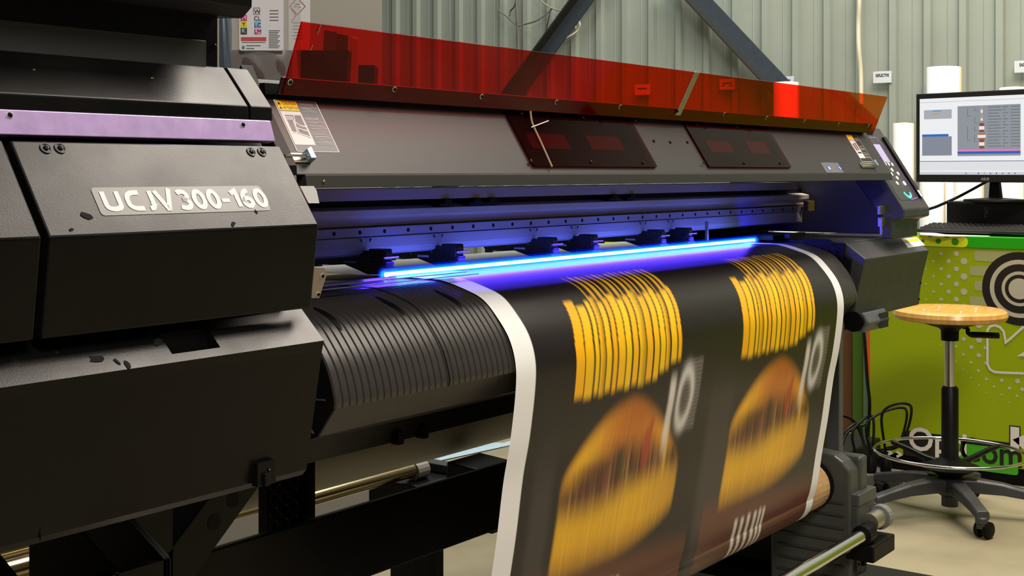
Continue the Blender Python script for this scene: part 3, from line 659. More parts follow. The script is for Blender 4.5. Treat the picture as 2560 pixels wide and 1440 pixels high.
# ================================================================== MEDIA
MP = [(1.75, .913), (1.55, .9205), (1.40, .922), (1.33, .922), (1.30, .9205), (1.255, .909), (1.222, .896), (1.196, .872), (1.172, .840), (1.160, .803), (1.160, .76), (1.170, .685), (1.183, .62), (1.196, .53), (1.21, .45), (1.222, .374), (1.234, .333)]
RC, RR = (1.295, .338), .0625
sp = smooth_prof(MP, 14)[:-1]
for k in range(26):
    a = math.radians(185 + k * 11); sp.append((RC[0] + RR * math.cos(a), RC[1] + RR * math.sin(a)))
XL, XRR = 1.60, 2.87
ln = [0]
for i in range(1, len(sp)): ln.append(ln[-1] + math.dist(sp[i], sp[i - 1]))
ln = np.array(ln); py = np.array([p[0] for p in sp]); pz = np.array([p[1] for p in sp])
i0 = min(range(len(sp)), key=lambda i: abs(sp[i][0] - 1.40)); q_ = ln - ln[i0]
NA, NQ = 460, 560
qs = np.linspace(q_[0], q_[-1], NQ); Yq = np.interp(qs, q_, py); Zq = np.interp(qs, q_, pz)
aa = np.linspace(0, 1, NA); A2, Q2 = np.meshgrid(aa, qs)
def sstep(e0, e1, x): 
    t = np.clip((x - e0) / (e1 - e0 + 1e-9), 0, 1); return t * t * (3 - 2 * t)
rng = np.random.RandomState(4)
def art(A, Q):
    c = np.zeros(A.shape + (3,)); L3 = lambda r: np.array(lin(r)[:3])
    c[:] = L3((33, 28, 27))
    def mix(mask, rgb):
        nonlocal c; c = c * (1 - mask[..., None]) + L3(rgb) * mask[..., None]
    inR = A > .505; loc = np.where(inR, A - .47, A)                     # same poster twice
    # blur-like streak noise along the feed
    nA = rng.rand(240); st_ = np.interp(loc * 420 % 239, np.arange(240), nA)
    # vertical paler band between the posters
    mix(.30 * sstep(.505, .53, A) * sstep(.615, .58, A) * sstep(.36, .55, Q), (104, 92, 92))
    mix(.28 * sstep(.055, .075, A) * sstep(.12, .10, A) * sstep(.40, .55, Q), (104, 92, 92))
    # lower red-brown table and bottom brown
    tilt = Q - .10 * (loc - .28)
    mix(.75 * sstep(.655, .72, tilt) * (loc > .075) * (loc < .50), (112, 62, 44))
    mix(.6 * sstep(.74, .80, tilt) * (loc > .075) * (loc < .50), (104, 78, 60))
    # yellow lettering, two rows of stripes that run down the feed
    ed = [.128, .150, .172, .186, .200, .2155, .231, .2495, .267, .285, .304, .323, .342, .357, .371, .392, .404]
    for i in range(len(ed) - 1):
        e0, e1 = ed[i], ed[i + 1]; sh = .022 * sstep(.30, .20, Q)
        l2 = loc - sh * .9; g = .0016 + .0011 * (i % 3)
        m = sstep(e0 + g * .4, e0 + g, l2) * sstep(e1 - g * .3, e1 - g, l2)
        top = .206 + .006 * ((i * 5) % 3) - (.0 if i > 1 else -.002); bot = .384 - .030 * sstep(.30, .40, np.full_like(Q, e0)) + .004 * ((i * 3) % 2)
        m = m * sstep(top - .004, top + .008, Q) * sstep(bot, bot - .02, Q)
        br_ = .9 + .12 * ((i * 7) % 5) / 5
        mix(m * .97, (255, min(255, 208 * br_), 24))
        if i in (3, 9, 13): mix(m * .55 * sstep(e0 + .002, e1, l2), (70, 48, 24))
    for i in range(15):
        e0 = .205 + i * .0145; w2 = .0095 if i % 3 else .006
        m = sstep(e0, e0 + .002, loc) * sstep(e0 + w2, e0 + w2 - .002, loc) * sstep(.138 + .003 * (i % 4), .150, Q) * sstep(.235, .205, Q)
        mix(m * (.85 if i % 4 else .6), (238, 178, 40))
    # burger: top bun, filling, lower bun
    cx = .283; ang = (loc - cx) / .155; dome = .402 + .115 * ang ** 2 + .03 * (ang > 0) * ang
    bun = sstep(dome - .020, dome + .030, Q) * sstep(1.03, .93, np.abs(ang)) * sstep(.59, .48, Q)
    mix(bun, (226, 140, 34)); mix(bun * sstep(-.15, -.7, ang) * .95, (250, 190, 36)); mix(bun * sstep(.30, .70, ang) * .85, (244, 172, 36))
    mix(bun * np.exp(-((ang - .12) / .33) ** 2) * .7 * sstep(.50, .42, Q), (172, 84, 38))
    fill = sstep(.455, .530, Q + .03 * np.cos(ang * 2.2) - .02) * sstep(.620, .560, Q) * sstep(1.0, .93, np.abs(ang + .02))
    mix(fill * .92, (88, 52, 30))
    mix(fill * .75 * sstep(.45, .8, st_), (128, 78, 58)); mix(fill * .8 * sstep(.35, .12, st_), (36, 24, 18))
    for (x_, w_, col_, q0_, q1_) in ((.335, .006, (186, 52, 36), .45, .55), (.345, .005, (160, 60, 40), .43, .54), (.24, .010, (150, 88, 66), .50, .58), (.395, .006, (222, 170, 40), .45, .60), (.30, .006, (112, 104, 40), .52, .60), (.37, .004, (138, 96, 70), .50, .60), (.185, .006, (136, 74, 60), .52, .61), (.27, .012, (52, 48, 24), .47, .55), (.415, .010, (40, 24, 16), .50, .57)):
        mix(.8 * np.exp(-((loc - x_) / w_) ** 2) * sstep(q0_, q0_ + .03, Q) * sstep(q1_, q1_ - .03, Q), col_)
    low = sstep(.535, .600, Q + .010 * np.sin(ang * 3)) * sstep(.700, .640, Q + .045 * ang ** 2 * (ang > 0)) * sstep(1.03, .96, np.abs(ang))
    mix(low, (240, 182, 34)); mix(low * .55 * sstep(.62, .67, Q), (176, 112, 36)); mix(low * .5 * sstep(.3, 1, ang), (176, 116, 36)); mix(low * .35 * sstep(.6, .9, st_), (236, 186, 60))
    sk2 = np.interp(loc * 300 % 239, np.arange(240), rng.rand(240)); bur = np.clip(bun + fill + low, 0, 1)
    c = c * (1 + (bur * (.16 * (sk2 - .5)))[..., None])
    mix(bur * .5 * sstep(.72, .95, st_) * sstep(.47, .53, Q) * sstep(.63, .58, Q), (206, 160, 70))
    mix(.55 * sstep(.485, .515, Q) * sstep(.56, .53, Q) * np.exp(-((ang + .45) / .3) ** 2) * bur, (60, 26, 20))
    # pale price block with a 0, streaked
    tag_ = sstep(.366, .370, loc) * sstep(.476, .470, loc) * sstep(.346, .362, Q) * sstep(.502, .478, Q)
    lines_ = .5 + .5 * np.sin(Q * 2 * math.pi / .0075)
    mix(tag_ * (.16 + .16 * lines_) * sstep(.39, .45, loc), (190, 186, 180))
    one = np.exp(-((loc - .389) / .009) ** 4); mix(one * sstep(.36, .40, Q) * sstep(.545, .47, Q) * .92, (232, 226, 214))
    rr2 = ((loc - .430) / .024) ** 2 + ((Q - .425) / .062) ** 2; mix(np.exp(-((np.sqrt(rr2) - .82) / .26) ** 2) * .9, (222, 218, 210))
    # white lettering near the bottom
    for i, x_ in enumerate((.205, .228, .252, .276, .294, .309)):
        lean = x_ + .06 * (Q - .76)
        mix(.92 * np.exp(-((loc - lean) / (.0062 if i < 4 else .005)) ** 4) * sstep(.718 + .003 * (i % 2), .735, Q) * sstep(.835, .812, Q), (228, 222, 210))
    # unprinted margins, and blank media behind the glowing bar
    mix(np.maximum(sstep(.0405, .0395, A), sstep(.9695, .9705, A)), (242, 242, 240))
    mix(sstep(-.004, -.010, Q), (240, 240, 240))
    return c
colr = art(A2, Q2)
vv = np.stack([XL + A2 * (XRR - XL), np.repeat(Yq[:, None], NA, 1), np.repeat(Zq[:, None], NA, 1)], -1).reshape(-1, 3)
mo = np.array([2.235, 1.2, 0.0]); vv = vv - mo
ii = (np.arange(NQ - 1)[:, None] * NA + np.arange(NA - 1)[None]).reshape(-1)
quads = np.stack([ii, ii + NA, ii + NA + 1, ii + 1], -1)
me = bpy.data.meshes.new('printed_media'); me.vertices.add(len(vv)); me.vertices.foreach_set('co', vv.reshape(-1))
me.loops.add(quads.size); me.loops.foreach_set('vertex_index', quads.reshape(-1)); me.polygons.add(len(quads)); me.polygons.foreach_set('loop_start', np.arange(len(quads)) * 4)
me.update(calc_edges=True)
at = me.color_attributes.new('print', 'FLOAT_COLOR', 'POINT')
at.data.foreach_set('color', np.concatenate([colr.reshape(-1, 3), np.ones((NA * NQ, 1))], 1).astype(np.float32).reshape(-1))
pm = bpy.data.materials.new('printed vinyl'); pm.use_nodes = True; nt = pm.node_tree; b = nt.nodes['Principled BSDF']
vc = nt.nodes.new('ShaderNodeVertexColor'); vc.layer_name = 'print'; nt.links.new(vc.outputs[0], b.inputs['Base Color']); b.inputs['Roughness'].default_value = .30; b.inputs['Specular IOR Level'].default_value = .32
me.materials.append(pm); me.shade_smooth()
med = bpy.data.objects.new('printed_media', me); COL.objects.link(med); med.location = mo
tag(med, 'white-edged vinyl web printed with two burger posters, hanging from the printer', 'printed media')
core = MB()
n = 28
core.lathe([(.0555, 0), (.0575, .002), (.0575, 1.582), (.0555, 1.584)], (1.40, RC[0], RC[1]), n, 'X').build('cardboard_core', M('kraft cardboard', (186, 150, 100), .7, noise=.12, nscale=30), base=(2.2, RC[0], RC[1] - .06))
tag(bpy.data.objects['cardboard_core'], 'tan cardboard take-up core under the printed media', 'cardboard tube')
MB().tube([(1.22, 1.74, .575), (3.05, 1.74, .575)], .075, 36).build('supply_roll', M('blank vinyl roll', (205, 200, 184), .5), smooth=True)
tag(bpy.data.objects['supply_roll'], 'long off-white blank media roll behind the printer stand', 'media roll')

# ================================================================== INK BAG, SHEET, CABINET (behind, upper left)
er = Vector((ST, -CT, 0)); ef = Vector((CT, ST, 0))
def cf(u, v, D): return Vector((0, 0, H)) + ef * D + er * ((u - CX) / F * D) + Vector((0, 0, 1)) * ((CY - v) / F * D)
IB = thing('ink_pouch', cf(650, 195, 1.86), 'clear ink pouch with white colour-chart label behind the tower', 'ink pouch')
FI = Frame(cf(560, 200, 1.86), er, (0, 0, 1)); PW = .108; PHH = .135
def pouch(name, a0_, a1_, b0_, b1_, th_, mat, par, dy=0, nx=14, ny=14):
    vs_ = []; fs_ = []
    for sgn in (1, -1):
        for j in range(ny + 1):
            for i in range(nx + 1):
                s1, s2 = i / nx, j / ny
                bul = (math.sin(math.pi * s1) ** .6) * (math.sin(math.pi * min(1, s2 * .85 + .08)) ** .5) * th_ * (1 + .18 * math.sin(s1 * 13 + s2 * 5)) if 0 < i < nx else 0
                vs_.append(FI.p(a0_ + (a1_ - a0_) * s1, b0_ + (b1_ - b0_) * s2, sgn * bul + dy))
    N_ = (nx + 1) * (ny + 1)
    for k in (0, N_):
        for j in range(ny):
            for i in range(nx):
                q = k + j * (nx + 1) + i; f_ = (q, q + 1, q + nx + 2, q + nx + 1); fs_.append(f_ if k == 0 else f_[::-1])
    return mesh(name, vs_, fs_, mat, par, smooth=True)
clear = acrylic('clear film', (232, 230, 226), .12, (210, 208, 205), .16)
pouch('ink_filling', .006, PW - .012, -.010, .042, .008, M('purple-brown ink', (88, 74, 72), .25, coat=.5), IB)
pouch('film_bag', -.004, PW, -.012, .19, .010, clear, IB)
pouch('glare_strip', -.006, .012, -.012, .095, .006, M('bag glare', (150, 165, 178), .2, metal=.8), IB, .004)  # reflection on the bag, built as a silvery strip
lab = ngon_flat('pouch_label', [FI.rrect(.024, .0405, .086, .19, .003, .012)], M('pouch label', (214, 212, 214), .5), IB)
def lrect(u0, v0, u1, v1, h=.0126):
    a, b_ = FI.ab(u0, v1); c, d = FI.ab(u1, v0); return FI.rect(a, b_, c, d, h)
for (u0, v0, u1, v1, col_) in ((606, 40, 622, 54, (200, 50, 120)), (606, 55, 622, 72, (214, 206, 30)), (606, 72, 622, 88, (62, 64, 66)), (640, 55, 656, 72, (130, 180, 220)), (640, 72, 656, 88, (226, 160, 196))):
    ngon_flat('colour_chip', [lrect(u0, v0, u1, v1)], M('chip %d' % u0 + str(v0), col_, .5), lab)
ngon_flat('red_bar', [lrect(607, 95, 670, 104)], M('bar red', (196, 70, 74), .5), lab)
for s_, u, v, c_ in (('M', 609, 52, white), ('Y', 610, 68, sdark), ('K', 609, 84, white), ('W', 640, 36, sdark), ('CL', 639, 53, sdark), ('LC', 640, 70, sdark), ('LM', 640, 86, sdark)):
    a, b_ = FI.ab(u, v); text('chip_letter', s_, FI, a, b_, .0082, c_, lab, .0132)
a, b_ = FI.ab(639, 38); ngon_flat('w_frame', stroke_polys(FI, [(a - .0004, b_), (a + .0085, b_), (a + .0085, b_ + .0088), (a - .0004, b_ + .0088)], .0005, .0130, True), sdark, lab)
ngon_flat('fine_print', [lrect(676, 78 + 4.2 * k, 704 - 3 * (k % 3), 79.6 + 4.2 * k) for k in range(11)] + [lrect(609, 107, 668, 108.5), lrect(620, 115, 656, 117), lrect(620, 122, 640, 124)] + [lrect(678, 28 + 8 * k, 700, 30 + 8 * k) for k in range(4)], M('fine print', (120, 116, 112), .5), lab)
ngon_flat('green_seal', [FI.disc(*FI.ab(613, 120), .0022, .013, 12)], M('seal green', (80, 140, 110), .5), lab)
SH = Frame(cf(722, 126, 2.30), er, (0, 0, 1))
shw = (775 - 722) / F * 2.30
hs = MB().slab(SH.rect(0, 0, shw, .17), SH.n, .0015).build('hazard_sheet', white, base=SH.p(shw / 2, 0))
tag(hs, 'white hazard sheet with red diamond pictograms behind the ink pouch', 'sign')
def shp(u, v): return SH.ab(u, v)
rdm = M('diamond red', (190, 60, 46), .5)
a, b_ = shp(744, 16); r_ = .0135
ngon_flat('hazard_diamond', stroke_polys(SH, [(a - r_, b_), (a, b_ - r_ * 1.08), (a + r_, b_), (a, b_ + r_ * 1.08)], .0013, .002, True), rdm, hs)
a2, b2 = shp(729, 38); ngon_flat('hazard_diamond', stroke_polys(SH, [(a2, b2 - .012), (a2 + .008, b2), (a2, b2 + .010)], .0013, .002), rdm, hs)
ngon_flat('hazard_symbol', [SH.rect(a - .006, b_ - .001, a - .001, b_, .002), SH.rect(a - .004, b_ + .003, a + .004, b_ + .004, .002), SH.rect(a + .001, b_ - .002, a + .006, b_ - .001, .002)], sdark, hs)
ngon_flat('sheet_print', [SH.rect(*shp(732 + 2 * (k % 2), 58 + 8 * k), shp(750, 0)[0] + .004, shp(0, 56.4 + 8 * k)[1], .002) for k in range(6)], M('sheet ink', (110, 112, 116), .5), hs)
# dark bins with ink pouches standing on the rear of the printer, seen through the visor
def ink_bin(u0, u1, vt, D, label, pch):
    base_ = cf((u0 + u1) / 2, 300, D); base_.z = 1.1955; W = (u1 - u0) / F * D; hb_ = cf(0, vt, D).z - 1.1955; dp = .07
    t_ = thing('ink_bin', base_, label, 'bin'); fr = Frame(base_, er, (0, 0, 1)); vs_ = []
    for (k, z_) in ((.82, 0), (1, hb_), (.96, hb_), (.78, .004)):
        vs_ += [fr.p(-W / 2 * k, z_, 0 + .004 * (k == .96)), fr.p(W / 2 * k, z_, 0), fr.p(W / 2 * k, z_, -dp), fr.p(-W / 2 * k, z_, -dp)]
    fs_ = [(3, 2, 1, 0), (12, 13, 14, 15)]
    for r_ in range(3): fs_ += [(4 * r_ + j_, 4 * r_ + (j_ + 1) % 4, 4 * r_ + 4 + (j_ + 1) % 4, 4 * r_ + 4 + j_) for j_ in range(4)]
    mesh('bin_shell', vs_, fs_, k_deep, t_)
    MB().slab(fr.rect(-W / 2 * 1.0, hb_ - .004, W / 2 * 1.0, hb_, .0005), fr.n, .0015).build('bin_rim', k_body, t_)
    for i, (ua, ub, va, col_) in enumerate(pch):
        a0_ = (ua - (u0 + u1) / 2) / F * D; a1_ = (ub - (u0 + u1) / 2) / F * D; z1_ = cf(0, va, D).z - 1.1955
        q_ = MB().slab([fr.p(a0_, .01, -.03 - .008 * i), fr.p(a1_, .01, -.03 - .008 * i), fr.p(a1_ + .004, z1_ - .004, -.03 - .008 * i), fr.p(a0_ + .006, z1_, -.03 - .008 * i)], -fr.n, .006).build('stored_pouch', M('stored pouch %d' % i, col_, .4), bev=.002)
        tag(q_, ('dim grey ink pouch, leftmost in the bin behind the visor', 'dark ink pouch in the middle of the bin behind the visor', 'pale ink pouch, rightmost in the bin behind the visor')[i], 'ink pouch', 'ink pouches in the bins')
ink_bin(741, 872, 126, 2.28, 'small dark bin holding ink pouches, seen through the red visor', ((795, 830, 68, (70, 66, 64)), (826, 858, 76, (44, 42, 42)), (860, 884, 84, (150, 146, 140))))
ink_bin(862, 936, 163, 2.40, 'low empty dark bin right of the pouch bin, seen through the visor', ())
# tall grey cabinet
gc = thing('tall_cabinet', (2.45, 2.9, 0), 'tall plain grey cabinet standing behind the red visor at upper left', 'cabinet')
cabm = M('warm grey cabinet', (112, 109, 103), .5)
cx1 = P(950, 60, Y=2.7).x
MB().box((1.9, 2.7, .08), (cx1, 3.3, 2.4)).build('cabinet_body', cabm, gc, bev=.003)
MB().box((1.92, 2.685, .10), (cx1 - .006, 2.70, 2.38)).build('cabinet_door', cabm, gc, bev=.003)
MB().box((1.93, 2.72, 0), (cx1 - .03, 3.28, .08)).build('cabinet_plinth', k_deep, gc)
MB().tube([(2.0, 2.665, 1.0), (2.0, 2.665, 1.2)], .007, 8).build('cabinet_handle', steel, gc)

# ================================================================== WALL ITEMS
dk = M('dark blue-grey steel', (52, 60, 68), .5, noise=.1)
def brace(u0, v0, u1, v1, X, wpx, label, tail=1.2):
    a, b = P(u0, v0, X=X), P(u1, v1, X=X); d = (b - a).normalized(); s = Vector((0, -d.z, d.y)); hw = wpx
    a = a - d * .22; b = b + d * tail
    t_ = MB().slab([a - s * hw, a + s * hw, b + s * hw, b - s * hw], (1, 0, 0), .010).build('steel_brace', dk)
    q = MB().slab([a + s * (hw - .01), a + s * hw, b + s * hw, b + s * (hw - .01)], (-1, 0, 0), .07).build('brace_flange', M('brace flange', (44, 42, 38), .5), t_)
    tag(t_, label, 'steel brace'); return t_
brace(1462, 0, 1375, 118, 6.50, .048, 'dark steel brace slanting down left through the hanging cables')
brace(1752, 0, 1935, 195, 6.50, .048, 'dark steel brace slanting down right towards the far rolls', .10)
def wallsign(u0, v0, u1, v1, s_, label, X=6.562, size=.5, bx=.5):
    a = P(u0, v1, X=X); b = P(u1, v0, X=X); fr = Frame((X, a.y, a.z), (0, -1, 0), (0, 0, 1)); W = a.y - b.y; Hh = b.z - a.z
    o_ = MB().slab(fr.rect(0, 0, W, Hh), fr.n, .001).build('paper_sign', M('sign paper', (196, 200, 204), .6), base=fr.p(W / 2, 0))
    if s_ is None: ngon_flat('sign_print', [fr.rect(W * .2, Hh * .52, W * .78, Hh * .66, .0016)] + ([fr.rect(W * .15, Hh * .32, W * .35, Hh * .42, .0016), fr.rect(W * .6, Hh * .32, W * .85, Hh * .42, .0016)] if size < .3 else []), M('faded sign ink', (70, 70, 70), .6), o_)
    else: text('sign_word', s_, fr, W * bx, Hh * .52, Hh * size, sdark, o_, .0016, bold=.0008, sx=.62, align='CENTER')
    tag(o_, label, 'sign')
wallsign(2183, 177, 2229, 208, 'REFLECTIVE', 'small white paper sign reading REFLECTIVE on the ribbed wall', size=.36)
wallsign(2536, 150, 2585, 182, 'EAST', 'white paper sign reading EAST, cut off, at the right edge of the wall', size=.36, bx=.42)
wallsign(1945, 190, 1985, 215, None, 'half-hidden white paper sign above the visor\'s right part', size=.36)
wallsign(1587, 210, 1626, 238, None, 'small paper sign seen through the red visor left of the strap', size=.3)
wallsign(1799, 196, 1838, 225, None, 'small paper sign seen through the red visor right of the strap', size=.25)
cgrey = M('grey cable', (104, 100, 92), .6); cdark = M('dark cable', (60, 60, 56), .6); cbe = M('beige cable', (150, 138, 110), .6); cwh = M('white cable', (206, 196, 170), .5)
WPX = 6.52
def wc(name, pts, r, m, label): return tag(cable(name, [P(u, v, X=WPX - .01 * (i % 2)) for i, (u, v) in enumerate(pts)], r, m), label, 'cable')
wc('hanging_cable', [(1244, -30), (1245, 20), (1265, 40), (1292, 62), (1310, 61), (1345, 50), (1376, 26), (1378, 20)], .0045, cgrey, 'looping grey cable hanging on the wall left of the brace')
wc('hanging_cable', [(1378, 20), (1372, 45), (1366, 75), (1364, 98), (1358, 110), (1357, 125)], .004, cdark, 'thin dark wire dangling beside the left steel brace')
wc('hanging_cable', [(1340, -10), (1365, 12), (1390, 24), (1420, 29), (1445, 26)], .005, cbe, 'beige cable running from the ceiling to the left brace')
wc('hanging_cable', [(1360, 126), (1372, 111), (1395, 104), (1425, 90), (1445, 75), (1450, 60), (1442, 48), (1434, 56), (1440, 70)], .005, cwh, 'knotted pale cable wound round the left brace')
wc('hanging_cable', [(1291, -30), (1293, 40), (1296, 100), (1297, 200)], .010, cgrey, 'thick grey conduit running straight down the wall')
wc('hanging_cable', [(1292, -10), (1286, 15), (1276, 28), (1274, 40)], .004, cdark, 'short dark wire curling beside the grey conduit')
wc('hanging_cable', [(2147, -40), (2148, 10), (2146, 60), (2147, 120), (2152, 180), (2153, 260)], .011, cwh, 'white cable hanging straight down the wall at right')

# rolls standing along the wall
rw = M('white vinyl roll', (236, 236, 236), .4); rcore = M('roll core card', (176, 160, 130), .7)
def roll(uc, vtop, wpx, X, label, tilt=0):
    c = P(uc, vtop, X=X); D = CT * c.x + ST * c.y; r_ = wpx / 2 / F * D
    t_ = thing('vinyl_roll', (c.x, c.y, 0), label, 'vinyl roll', 'vinyl rolls standing by the far wall')
    MB().lathe([(r_ * .98, 0), (r_, .01), (r_, c.z - .004), (r_ * .97, c.z), (r_ * .5, c.z), (r_ * .5, c.z - .01)], (c.x, c.y, 0), 28).build('roll_body', rw, t_, smooth=True)
    MB().lathe([(r_ * .46, 0), (r_ * .46, c.z + .004), (r_ * .38, c.z + .004), (r_ * .38, c.z - .02)], (c.x, c.y, 0), 20).build('roll_core', rcore, t_, smooth=True)
    MB().box((c.x - r_ * .1, c.y - r_ * 1.09, 0.3), (c.x + r_ * .1, c.y - r_ * .99, c.z - .003)).build('loose_edge', M('cream backing', (214, 196, 160), .6), t_)
roll(2359, 168, 82, 6.35, 'tall white vinyl roll rising above the monitor')
roll(2258, 308, 50, 6.30, 'shorter white vinyl roll between printer control panel and monitor')
roll(2535, 219, 70, 6.30, 'white vinyl roll just showing over the monitor top at right')
roll(1965, 206, 62, 6.28, 'white vinyl roll seen glowing red through the visor')
roll(2330, 455, 60, 6.15, 'cream white roll below the monitor left corner')
roll(2420, 440, 70, 6.10, 'white roll behind the monitor neck')
roll(2520, 445, 76, 6.12, 'white roll below the monitor right part')

# ================================================================== DESK
DX = 4.73
lime = M('lime laminate', (138, 156, 0), .35, noise=.03, nscale=4); green = M('green laminate', (30, 150, 10), .35); ylime = M('yellow-lime laminate', (196, 208, 20), .35)
pale = M('pale print grey', (172, 166, 146), .45); blk = M('print black', (24, 20, 18), .4)
DT = thing('counter_desk', (DX + .4, 1.2, 0), 'lime green printed counter desk with black plinth beside the stool', 'desk')
YL = P(2175, 1000, X=DX).y; YR = -.3
MB().box((DX, YR, .062), (DX + .02, YL, .83)).build('front_panel', lime, DT)
MB().box((DX + .02, YL - .02, .062), (DX + .75, YL, .83)).build('side_panel', lime, DT)
MB().box((DX + .012, YR, 0), (DX + .70, YL - .004, .062)).build('plinth', k_deep, DT)
MB().box((DX - .004, YR, .8215), (DX + .80, YL + .01, .862)).build('desktop', green, DT, bev=.002)
MB().box((DX + .0, YL, .30), (DX + .02, YL + .012, .80)).build('edge_strip', M('orange edge', (200, 70, 20), .5), DT)
FD = Frame((DX, YL, 0), (0, -1, 0), (0, 0, 1)); FE = Frame((DX - .004, YL, 0), (0, -1, 0), (0, 0, 1))
ea, eb = FE.ab(2420, 600)
rim = ngon_flat('rim_print', [FE.rrect(-.012, .823, ea, .861, .017, .0006)], ylime, DT)
ngon_flat('rim_dot', [FE.disc(FE.ab(u, 604)[0], .842, r, .0012) for u, r in ((2308, .006), (2346, .010), (2388, .013))], M('rim green', (50, 130, 20), .4), rim)
ngon_flat('rim_dot', [FE.disc(FE.ab(u, 590)[0], .858, r, .0012, 12, .003) for u, r in ((2325, .007), (2366, .010))], MATS['rim green'], rim)
# halftone dots
dots = []
def dd(u, v, rpx): a, b = FD.ab(u, v); dots.append(FD.disc(a, b, rpx / F * 4.8, .0008, 12))
for cxp, r in ((2315, 2.5), (2353, 4.5), (2391, 6.5)):
    for k in range(4): dd(cxp, 634 + 38 * k, r)
for cxp, r in ((2334, 3.2), (2372, 5.5), (2410, 8.5)):
    for k in range(4): dd(cxp, 653 + 38 * k, r)
for x_, y_, r_ in ((733, 928, 11), (660, 993, 6), (728, 1070, 8), (875, 935, 14), (1090, 880, 32), (870, 1083, 15), (945, 1013, 20), (1090, 1022, 28), (1017, 1090, 20), (1150, 1095, 18), (943, 1160, 14), (1088, 1168, 22), (872, 1225, 9), (1015, 1235, 15), (943, 1303, 9), (1085, 1313, 15), (1150, 1240, 14), (1014, 1380, 9), (1160, 1393, 14), (1305, 1405, 18), (1455, 1412, 23), (1090, 1450, 8), (1232, 1465, 12), (1378, 1478, 16), (1500, 1490, 19), (1160, 1525, 7), (1305, 1540, 10), (1450, 1552, 13), (1232, 1600, 6), (1378, 1615, 9)): dd(2160 + x_ / 3.79, 580 + y_ / 3.79, r_ / 3.79)
ngon_flat('halftone_dots', dots, pale, DT)['kind'] = 'stuff'
for k in range(4):
    a, b = FD.ab(2424 + (12 if k % 2 == 0 else 0), 634 + 38 * k); c_, d_ = FD.ab(2600, 634 + 38 * k + 22)
    ngon_flat('halftone_bar', [FD.rrect(a, d_ - .004, c_, b + .012, .008, .0007)], M('olive grey print', (150, 152, 100), .45), DT)
# target rings and arrow bubble
ta, tb = FD.ab(2549, 722)
for i, (rp, m_) in enumerate(((91, blk), (72, pale), (61, blk), (43, pale), (35, blk), (26, pale))):
    ngon_flat('target_ring', [FD.disc(ta, tb, rp / F * 4.62, .0012 + .0004 * i, 40)], m_, DT)
pts = [FD.ab(160 * 0 + 2160 + x_ / 3.79, 580 + y_ / 3.79) for x_, y_ in ((1516, 1338), (1300, 1330), (1240, 1325), (1195, 1300), (1172, 1250), (1172, 1050), (1172, 930), (1195, 895), (1240, 882), (1290, 900), (1325, 940), (1345, 1045), (1400, 1000), (1516, 895))]
ngon_flat('arrow_bubble', stroke_polys(FD, pts, .0085, .0035), M('bubble white', (196, 190, 182), .45), DT)
ngon_flat('cursor_mark', [[FD.p(*FD.ab(2542, 890), .0035), FD.p(*FD.ab(2585, 892), .0035), FD.p(*FD.ab(2585, 865), .0035)]], MATS['bubble white'], DT)
# logo
l0 = FD.ab(2258, 1140)[0]; lm = FD.ab(2394, 1120)[0]; lr = FD.ab(2546, 1150)[0]
z1 = P(2280, 1078, X=DX).z; z0 = P(2540, 1188, X=DX).z
lg = ngon_flat('logo_plate', [FD.rrect(l0, z0 + .02, lr + .004, z1, .012, .0008)], blk, DT)
ngon_flat('logo_green', [FD.rrect(lm, z0, lr, z1 - .022, .010, .0014)], M('logo green', (60, 150, 20), .4), lg)
lsz = .118
text('logo_word', 'Opti', FD, FD.ab(2270, 1140)[0], z0 + .045, lsz, M('logo white', (205, 198, 190), .45), lg, .0022, bold=.002, sx=.98)
text('logo_word', 'Com', FD, FD.ab(2395, 1140)[0] + .004, z0 + .030, lsz, blk, lg, .0022, bold=.002, sx=.92)
ka, kb = FD.ab(2527, 1120)
kpts = stroke_polys(FD, [(ka + .014, kb + .075), (ka + .014, kb - .01)], .030, .0016) + stroke_polys(FD, [(ka + .09, kb + .06), (ka + .03, kb + .028), (ka + .09, kb - .02)], .026, .0016)
ngon_flat('logo_k_outline', [[p_ for p_ in q_] for q_ in stroke_polys(FD, [(ka + .014, kb + .079), (ka + .014, kb - .014)], .038, .0013)], blk, lg)
ngon_flat('logo_k', kpts, MATS['logo white'], lg)
for k, u in enumerate((2226, 2250)):
    a, b = FD.ab(u, 1135 + 4 * k); ngon_flat('small_arrow', stroke_polys(FD, [(a - .012, b + .014), (a + .004, b + .004), (a - .012, b - .006)], .009, .001), MATS['logo white'], DT)

# monitor
MD = Vector((0, 0, 0)); t0 = ef * 1 + er * (-.924); t0.normalize(); MR = -t0
mc = cf(2290, 455, 5.02); FM = Frame(mc, MR, (0, 0, 1)); MW, MH = .545, .3345
MO = thing('computer_monitor', FM.p(MW / 2, -.07), 'black monitor showing nesting software, on the black desktop computer', 'monitor')
MB().slab(FM.rect(0, 0, MW, MH, -.035), FM.n, .035).build('monitor_bezel', M('monitor black', (30, 28, 28), .35), MO, bev=.003)
def S(name, u0, v0, u1, v1, col_, h, par, es=.85):
    a, b = FM.ab(u0, v1); c, d = FM.ab(u1, v0)
    return ngon_flat(name, [FM.rect(a, b, c, d, h)], M('screen %d %d %d' % col_, col_, .4, emit=col_, es=es), par)
sx0, sb0 = FM.ab(2300, 440); sx1 = MW - .012
scr = ngon_flat('screen', [FM.rect(.016, .028, sx1, MH - .020, .0006)], M('screen white', (60, 60, 60), .3, emit=(240, 242, 245), es=.92), MO)
def SR(name, x0, y0, x1, y1, col_, h=.0010, es=.85):
    return ngon_flat(name, [FM.rect(.016 + (sx1 - .016) * x0, .028 + (MH - .048) * y0, .016 + (sx1 - .016) * x1, .028 + (MH - .048) * y1, h)], M('screen %d %d %d' % col_, (30, 30, 30), .4, emit=col_, es=es), scr)
